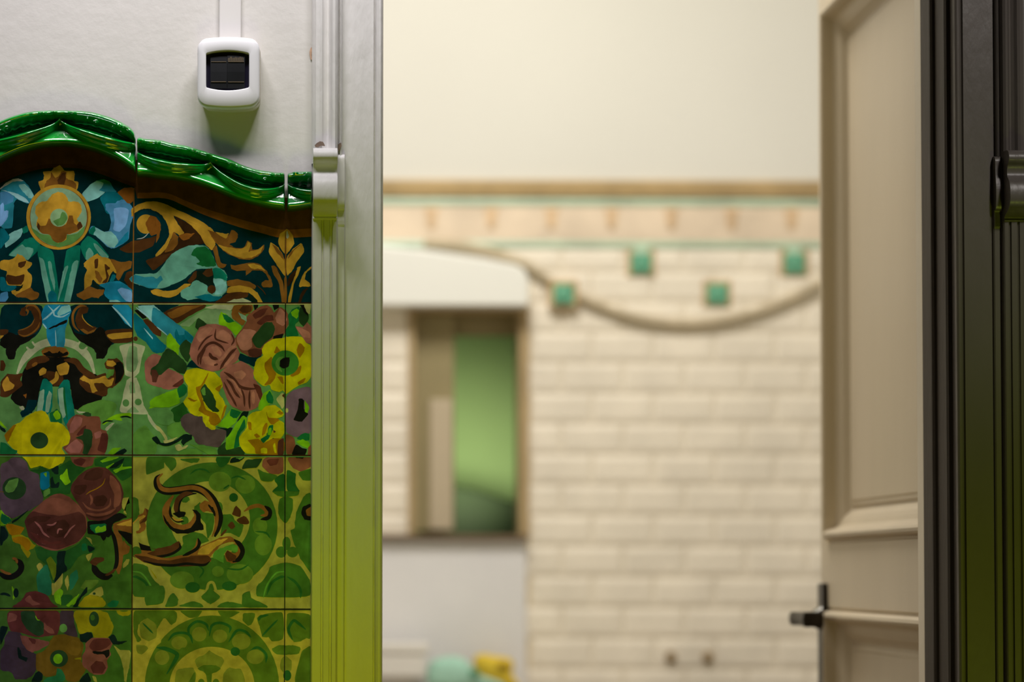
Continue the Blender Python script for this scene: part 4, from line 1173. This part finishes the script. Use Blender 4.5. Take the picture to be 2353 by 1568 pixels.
def crown(top, bot, x0, x1, cusps, mirror=False, blue=0.0):
    nx, nt_ = max(12, int((x1-x0)/1.5)), 80
    vs, cs = [], []
    for i in range(nx+1):
        u = x0+(x1-x0)*i/nx
        tv, bv = smooth1(top, u), smooth1(bot, u)
        uu = .5
        for a, c in zip(cusps, cusps[1:]):
            if a <= u <= c: uu = (u-a)/(c-a)
        for j in range(nt_+1):
            t = j/nt_; v = tv+(bv-tv)*t; p = U(u, v, 0)
            h = hgt(t, uu, u/100.0, (u, v))
            edge = min(1, min(u-x0, x1-u)/2.6+.12)
            h *= edge**.5
            x = p.x if not mirror else 2*X(140.8)-p.x
            vs.append((x, -.0095-h*1.1, p.z))
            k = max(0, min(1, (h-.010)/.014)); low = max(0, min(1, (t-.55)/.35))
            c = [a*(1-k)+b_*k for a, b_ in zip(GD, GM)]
            c = [a*(1-.55*low)+b_*.55*low for a, b_ in zip(c, GB)]  # lower half blended brighter: green light from below put into the glaze
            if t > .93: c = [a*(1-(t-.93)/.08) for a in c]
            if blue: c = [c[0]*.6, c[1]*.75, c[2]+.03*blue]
            cs.append((*c, 1))
    m = nt_+1
    fs = [(i*m+j, (i+1)*m+j, (i+1)*m+j+1, i*m+j+1) for i in range(nx) for j in range(nt_)]
    me = bpy.data.meshes.new('crown_tile'); me.from_pydata(vs, [], fs)
    at = me.color_attributes.new('Col', 'FLOAT_COLOR', 'POINT')
    at.data.foreach_set('color', [q for c in cs for q in c])
    me.polygons.foreach_set('use_smooth', [True]*len(fs))
    bm = bmesh.new(); bm.from_mesh(me); bmesh.ops.recalc_face_normals(bm, faces=bm.faces)
    avg = sum((f.normal.y for f in bm.faces))
    if avg > 0: bmesh.ops.reverse_faces(bm, faces=bm.faces)
    bm.to_mesh(me); bm.free()
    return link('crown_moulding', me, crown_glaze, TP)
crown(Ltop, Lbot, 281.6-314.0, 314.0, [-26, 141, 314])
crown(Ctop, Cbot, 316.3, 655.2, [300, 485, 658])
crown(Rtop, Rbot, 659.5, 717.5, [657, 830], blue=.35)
crown(Ctop, Cbot, 316.3, 655.2, [300, 485, 658], mirror=True)

PAL = dict(gold=(140,106,28), gold2=(96,62,18), gold3=(148,112,30), brn=(58,34,12), dkbr=(40,24,8),band=(66,40,16), dk=(10,24,14), blk=(14,14,8),
 teal=(28,96,100), teal2=(6,78,80), teal3=(24,80,40), blue=(52,100,120), blu2=(92,130,156), blu3=(18,98,112), rlt=(98,146,130), rlt2=(112,148,140), rlt3=(74,122,98),
 rlt4=(100,128,92), rlt5=(94,120,72), pale=(140,140,125), tgrn=(8,86,62), org=(104,62,16), grn1=(62,98,44), grn2=(66,104,46), grn2b=(64,88,20), grn3=(44,74,16), grn4=(66,104,34), grn4b=(62,104,26),
 gn3=(106,134,88), dteal=(2,38,40), dgrn=(14,74,30), dgrn2=(24,62,16), dgrn3=(26,48,18),dgrn4=(40,90,24), cream=(130,134,92), cream2=(132,130,70), cream3=(112,110,34), cream4=(116,108,26),
 teal0=(2,30,28), lime=(92,138,8), lime2=(82,128,10), rose1=(114,70,52), rose2=(92,54,32), rose3=(66,32,20), rose4=(60,32,20), rose5=(48,26,14), rose6=(132,86,62),
 yel=(140,134,4), yel2=(112,80,4), yel3=(104,98,6), purp=(62,50,44), purp2=(46,36,30), purp3=(86,66,72), olv=(78,60,10), olv2=(70,86,10), olv3=(86,66,12), olv4=(82,88,18), grn5=(56,76,12))  # traced tones; the dimmer light at lower left stays in these colours
# light falling on the wall, used to find the glaze colours from what is seen (sRGB of white paint by height)
ILL = [(0, (162, 162, 146)),(480, (170, 170, 154)),(575, (162, 162, 146)),(620, (161, 161, 143)),(665, (158, 158, 137)),(720, (150, 152, 128)),(780, (145, 147, 119)),(850, (136, 139, 107)),(920, (133, 137, 99)),(1000, (127, 132, 87)),(1080, (121, 127, 75)),(1150, (122, 128, 68)),(1230, (119, 125, 58)),(1300, (116, 122, 49)),(1380, (115, 121, 41)),(1450, (114, 118, 35)),(1550, (112, 115, 27))]
def ill(v):
    v = max(0, min(1549, v))
    for (a, ca), (c, cc) in zip(ILL, ILL[1:]):
        if v <= c:
            t = (v-a)/(c-a); la, lc = lin(ca), lin(cc)
            return [(p*(1-t)+q*t)/.74 for p, q in zip(la, lc)]
def glaze(name, v, gain=.92):
    c = lin(PAL[name]); e = ill(v)
    return [max(.0006, min(.9, gain*a/b_)) for a, b_ in zip(c, e)]
CROP = dict(A=(0,250),B=(360,250),C=(0,470),D=(360,470),E=(0,690),F=(360,690),G=(0,910),H=(360,910),I=(0,1130),J=(360,1130),K=(0,1328),L=(360,1328))
SC = 2352/360
PV, PF, PC = [], [], []          # verts, faces, colours per vertex
LAY = []
UMAX = 717.0
rj = random.Random(11)
def put(pts_px, faces, cname, jit=.10, mirror=False, dy=None):
    us_ = [p[0] for p in pts_px]; vs_ = [p[1] for p in pts_px]
    bb = (min(us_), min(vs_), max(us_), max(vs_), mirror); lay = 0
    for (a0, b0, a1, b1, mi_), l0 in LAY:
        if mi_ == mirror and l0 >= lay and a0 < bb[2] and a1 > bb[0] and b0 < bb[3] and b1 > bb[1]: lay = l0+1
    LAY.append((bb, lay)); y = -.0102-lay*6e-6
    base = len(PV)
    for (u, v) in pts_px:
        u = min(u, UMAX); p = U(u, v, -.0104)
        x = p.x if not mirror else 2*X(140.8)-p.x
        PV.append((x, y, p.z))
        j = 1+rj.uniform(-jit, jit); PC.append((*[q*j for q in glaze(cname, v)], 1))
    for f in faces:
        f = tuple(i+base for i in f); PF.append(f)
def poly(pts, cname, smooth=2, mirror=False):
    P = pts
    for k_ in ((.13, .24) if smooth else ()):
        Q = []
        for i in range(len(P)):
            a, c = P[i], P[(i+1) % len(P)]
            Q += [(a[0]*(1-k_)+c[0]*k_, a[1]*(1-k_)+c[1]*k_), (a[0]*k_+c[0]*(1-k_), a[1]*k_+c[1]*(1-k_))]
        P = Q
    P = [(x+rj.gauss(0, .45), y+rj.gauss(0, .45)) for x, y in P]
    put(P, [tuple(range(len(P)))], cname, .16, mirror)
def stroke(pts, w, cname, mirror=False):
    n = len(pts); tx = [(i, p[0]) for i, p in enumerate(pts)]; ty = [(i, p[1]) for i, p in enumerate(pts)]
    m = (n-1)*6; C = [(smooth1(tx, i/6), smooth1(ty, i/6)) for i in range(m+1)]
    A = []
    for i, c in enumerate(C):
        a, d = C[max(i-1, 0)], C[min(i+1, m)]
        dx, dy = d[0]-a[0], d[1]-a[1]; L = math.hypot(dx, dy) or 1
        ww = w/2*min(1, .25+2.5*min(i, m-i)/max(6, m)*1.6)
        A += [(c[0]-dy/L*ww, c[1]+dx/L*ww), (c[0]+dy/L*ww, c[1]-dx/L*ww)]
    put(A, [(2*i, 2*i+1, 2*i+3, 2*i+2) for i in range(m)], cname, .06, mirror)
def rect(u0, v0, u1, v1, c, j=.04, mirror=False):
    nv = max(1, int((v1-v0)/30)); pts = []; fs = []
    for i in range(nv+1):
        v = v0+(v1-v0)*i/nv; pts += [(u0, v), (u1, v)]
        if i: k = 2*i; fs.append((k-2, k-1, k+1, k))
    put(pts, fs, c, j, mirror)
def crown_mid(u): 
    if u < 315: return smooth1(Ltop, u)*.4+smooth1(Lbot, u)*.6
    if u < 657: return smooth1(Ctop, u)*.4+smooth1(Cbot, u)*.6
    return smooth1(Rtop, u)*.4+smooth1(Rbot, u)*.6
BAND = [(281.6-345,460)]+[(2*140.8-x, y) for x, y in [(311,430),(291,424),(268,415),(245,405),(214,395),(184,388)]]+[(141,385.5),(184,388),(214,395),(245,405),(268,415),(291,424),(313,431)]
BAND2 = [(316,456),(340,456),(365,455),(391,459),(425,474),(467,493),(513,510),(559,525),(605,537),(635,545),(655,547),(718,544)]
def crown_low(u): return smooth1(Lbot, u) if u < 315 else (smooth1(Cbot, u) if u < 657 else smooth1(Rbot, u))
def bandlow(u): return smooth1(BAND, u) if u < 314.5 else smooth1(BAND2, u)
def strip(u0, u1, ftop, fbot, c, mirror=False, j=.05):
    n = max(2, int((u1-u0)/6)); pts = []
    for i in range(n+1):
        u = u0+(u1-u0)*i/n; pts += [(u, ftop(u)), (u, fbot(u))]
    put(pts, [(2*i, 2*i+1, 2*i+3, 2*i+2) for i in range(n)], c, j, mirror)
LM = -34.0
def bases(mirror):
    us = 305 if mirror else LM
    strip(us if not mirror else 316, 718, crown_mid, lambda u: 697, 'teal0', mirror)
    a = us if not mirror else 316
    strip(a, 718, crown_mid, bandlow, 'band', mirror)
    if not mirror: strip(LM, 314, lambda u: bandlow(u)-9, bandlow, 'brn')
    strip(316, 718, lambda u: bandlow(u)-13-min(6, max(0, (u-420)/20)), bandlow, 'org', mirror)
    if not mirror: rect(LM, 697, 304, 1048, 'grn2')
    rect(304, 697, 718, 1048, 'grn2', mirror=mirror)
    if not mirror: rect(LM, 1048, 303, 1402, 'grn3'); rect(LM, 1402, 303, 1640, 'grn3')
    rect(303, 1048, 718, 1402, 'cream3', mirror=mirror); rect(303, 1402, 718, 1640, 'cream4', mirror=mirror)
bases(False); bases(True)
for line in PAINT.strip().splitlines():
    if line.startswith('#'): continue
    tk = line.split(); ox, oy = CROP[tk[0]]
    def px(s): x, y = s.split(','); return (ox+float(x)/SC, oy+float(y)/SC)
    kinds = [False]
    if tk[1] == 'o':
        c = px(tk[3].replace(',', ',')) if ',' in tk[3] else None
    def emit(mirror):
        if tk[1] == 'o':
            if ',' in tk[3]: cx, cy = px(tk[3]); rx, ry = float(tk[4])/SC, float(tk[5])/SC
            else: cx, cy = ox+float(tk[3])/SC, oy+float(tk[4])/SC; rx, ry = float(tk[5])/SC, float(tk[6])/SC
            pts = [(cx+rx*math.cos(2*math.pi*i/48), cy+ry*math.sin(2*math.pi*i/48)) for i in range(48)]
            # keep row 4 motifs inside the panel
            put(pts, [tuple(range(48))], tk[2], .05, mirror)
        elif tk[1].startswith('~'):
            w = float(tk[2])/SC; stroke([px(s) for s in tk[3:]], w, tk[1][1:], mirror)
        else:
            P = [px(s) for s in tk[2:]]
            poly(P, tk[1], 2, mirror)
    emit(False)
    if tk[0] in 'DFHJL' : emit(True)
# lower part of the left circle tile is beyond the frame; joints
def joint_h(v0, v1, u0, u1, c, w=2.2, mirror=False):
    put([(u0, v0-w/2), (u1, v1-w/2), (u1, v1+w/2), (u0, v0+w/2)], [(0,1,2,3)], c, .1, mirror)
def joint_v(u0, u1, v0, v1, c, w=2.4, mirror=False):
    n = 12; pts = []
    for i in range(n+1):
        t = i/n; u = u0+(u1-u0)*t; pts += [(u-w/2, v0+(v1-v0)*t), (u+w/2, v0+(v1-v0)*t)]
    put(pts, [(2*i, 2*i+1, 2*i+3, 2*i+2) for i in range(n)], c, .12, mirror)
for mr_ in (False, True):
    for v, c1, c2 in ((696.5, 'dkbr', 'cream2'), (1047, 'dkbr', 'grn1'), (1400.5, 'blk', 'olv4')):
        ua = LM if not mr_ else 305
        joint_h(v-1.2, v+.4, ua, 718, c1, 3.2, mr_); joint_h(v+1.4, v+3.0, ua, 718, c2, 2.4, mr_)
    joint_v(308, 305, 432, 697, 'gold2', 2.6, mr_); joint_v(305, 303, 697, 1640, 'dkbr', 2.6, mr_)
    joint_v(657, 656, 546, 697, 'gold2', 2.6, mr_); joint_v(656, 653.5, 697, 1640, 'blk', 2.2, mr_)
me = bpy.data.meshes.new('painted_tiles'); me.from_pydata(PV, [], PF)
at = me.color_attributes.new('Col', 'FLOAT_COLOR', 'POINT'); at.data.foreach_set('color', [q for c in PC for q in c])
me.update()
bm = bmesh.new(); bm.from_mesh(me)
bm.normal_update()
for f in bm.faces:
    if f.normal.y > 0: f.normal_flip()
bm.to_mesh(me); bm.free()
link('painted_tiles', me, tile_paint, TP)
# tile body and lower courses
b = MB(); zlow = U(300, 1640, 0).z
xL = 2*X(140.8)-X(718)
n = 60; us = [LM+(718-LM)*i/n for i in range(n+1)]
bodyt = [(U(u, crown_mid(u), 0).x, U(u, crown_mid(u), 0).z) for u in us]
bodyt = [(2*X(140.8)-x, z) for x, z in bodyt[::-1] if x > X(312)] + bodyt
outl = bodyt+[(X(718), 0.0), (bodyt[0][0], 0.0)]
b.prism(lambda k: [(x, (-.0008, -.0101)[k], z) for x, z in outl], 2)
b.build('tile_body', grout, TP)

# ------------------------------------------------------------------ the open door
XD = .9100; YH, YF = .168, .967
b = MB()
ZT = 2.36
yo0, yo1 = .225, .922              # panel opening
zu0 = UX(1898, 1250, XD).z; zu1 = UX(1894.5, 16, XD).z
zl1 = UX(1898, 1395, XD).z; zl0 = .22
TK = .042
def dbox(y0, y1, z0, z1): b.box((XD, y0, z0), (XD+TK, y1, z1))
dbox(YH, yo0, .01, ZT); dbox(yo1, YF, .01, ZT); dbox(yo0, yo1, .01, zl0); dbox(yo0, yo1, zl1, zu0); dbox(yo0, yo1, zu1, ZT)
door = b.build('door_1', door_paint, kind='structure')
PROF = [(0,0),(.003,.0035),(.007,.004),(.0095,.001),(.011,-.005),(.016,-.0095),(.023,-.0105),(.029,-.008),(.034,.000),(.038,.009),(.044,.013),(.055,.016),(.066,.020),(.073,.025),(.080,.029),(.086,.031),(.090,.031),(.0905,.0275),(.100,.0270),(.104,.0255),(.106,.0255)]
for (z0, z1) in ((zu0, zu1), (zl0, zl1)):
    b = MB(); loops = []
    for (i_, h) in PROF:
        j_ = i_*.68; i2 = i_*.66; loops.append([(XD+h, yo0+i_, z0+j_), (XD+h, yo1-i2, z0+j_), (XD+h, yo1-i2, z1-j_), (XD+h, yo0+i_, z1-j_)])
    ring_loft(b, loops, cap_first=False, cap_last=True, smooth=False)
    b.build('panel', door_paint, door)
# handle
hd = MB()
hp0, hp1 = UX(1890, 1341, XD).z, UX(1890, 1341, XD).z-.27
hd.box((XD-.0085, .915, hp1), (XD, .958, hp0))
hnd = hd.build('door_handle', iron, door, bevel=.002)
hy = .937; hz = UX(1850, 1418, XD).z
b = MB(); b.lathe((XD-.0085, hy, hz), [(0, .019), (-.007, .017), (-.013, .012), (-.018, .0095), (-.034, .0095), (-.034, .001)], 'x', 24)
b.build('rose', iron, hnd)
b = MB()
secs = [(hy+.012, XD-.020, XD-.057, .0105), (hy-.01, XD-.020, XD-.059, .0115), (hy-.04, XD-.026, XD-.056, .0105), (hy-.085, XD-.028, XD-.056, .011), (hy-.115, XD-.026, XD-.059, .0125)]
b.prism(lambda k: [(secs[k][1], secs[k][0], hz-secs[k][3]), (secs[k][2], secs[k][0], hz-secs[k][3]), (secs[k][2]-.002, secs[k][0], hz), (secs[k][2], secs[k][0], hz+secs[k][3]), (secs[k][1], secs[k][0], hz+secs[k][3])], 5)
b.build('lever', iron, hnd, bevel=.003, seg=3)
b = MB(); q = hz+.012
b.prism(lambda k: [(XD-.0095-.014*k, hy-.026+.002*k, q+.006-.008*k), (XD-.0095-.014*k, hy-.014, q+.009-.009*k), (XD-.0095-.014*k, hy-.014, q+.004-.009*k), (XD-.0095-.014*k, hy-.026, q+.001-.008*k)], 2)
b.build('lever_collar', steel, hnd, bevel=.001)

# ------------------------------------------------------------------ light
def area(name, loc, target, size, power, col, spread=180, size_y=None):
    l = bpy.data.lights.new(name, 'AREA'); l.energy = power; l.color = col; l.size = size
    if size_y: l.shape = 'RECTANGLE'; l.size_y = size_y
    l.spread = math.radians(spread)
    o = bpy.data.objects.new(name, l); COL.objects.link(o); o.location = loc
    o.rotation_euler = (Vector(target)-Vector(loc)).to_track_quat('-Z', 'Y').to_euler()
    return o
def spot(name, loc, target, power, col, ang, blend, rad):
    l = bpy.data.lights.new(name, 'SPOT'); l.energy = power; l.color = col; l.spot_size = math.radians(ang); l.spot_blend = blend; l.shadow_soft_size = rad
    o = bpy.data.objects.new(name, l); COL.objects.link(o); o.location = loc
    o.rotation_euler = (Vector(target)-Vector(loc)).to_track_quat('-Z', 'Y').to_euler()
    return o
for hx in (-.50, -.20, .10, .40):
    hs = spot('hall_spot', (hx,-.72,3.15), (-.18+(hx+.05)*.3,0,1.930), 46, (1,.955,.97), 21, 1.0, .14); hs.scale = (3.3, 1, 1)
spot('green_mid_lamp', (.0,-1.3,.45), (.0,0,1.25), 17, (.42,1,.03), 35, 1.0, .3)
spot('amber_floor_lamp', (.05,-1.2,.3), (.0,0,1.0), 22, (1,.82,.012), 58, 1.0, .4)
spot('right_casing_fill', (1.35,-1.5,2.7), (.98,0,1.8), 38, (1,.93,.88), 28, 1.0, .1)  # added fill with no real source, brightens the dark right casing
spot('green_right_lamp', (1.3,-1.3,.3), (.95,0,1.15), 22, (.8,1,.08), 40, 1.0, .1)
area('kitchen_lamp', (.34,1.45,3.2), (.3,2.4,0), .7, 41, (1,.955,.885), 180)
spot('yard_fill', (KX(1110),KB+.5,KZ(1120)), (KX(1110),LWY,KZ(1060)), 10, (1,1,.75), 84, 1, .05)  # made-up source inside the yard, gives the green wall its bright middle
w = bpy.data.worlds.new('world'); S.world = w; w.use_nodes = True
w.node_tree.nodes['Background'].inputs['Color'].default_value = (.5,.55,.45,1); w.node_tree.nodes['Background'].inputs['Strength'].default_value = .02
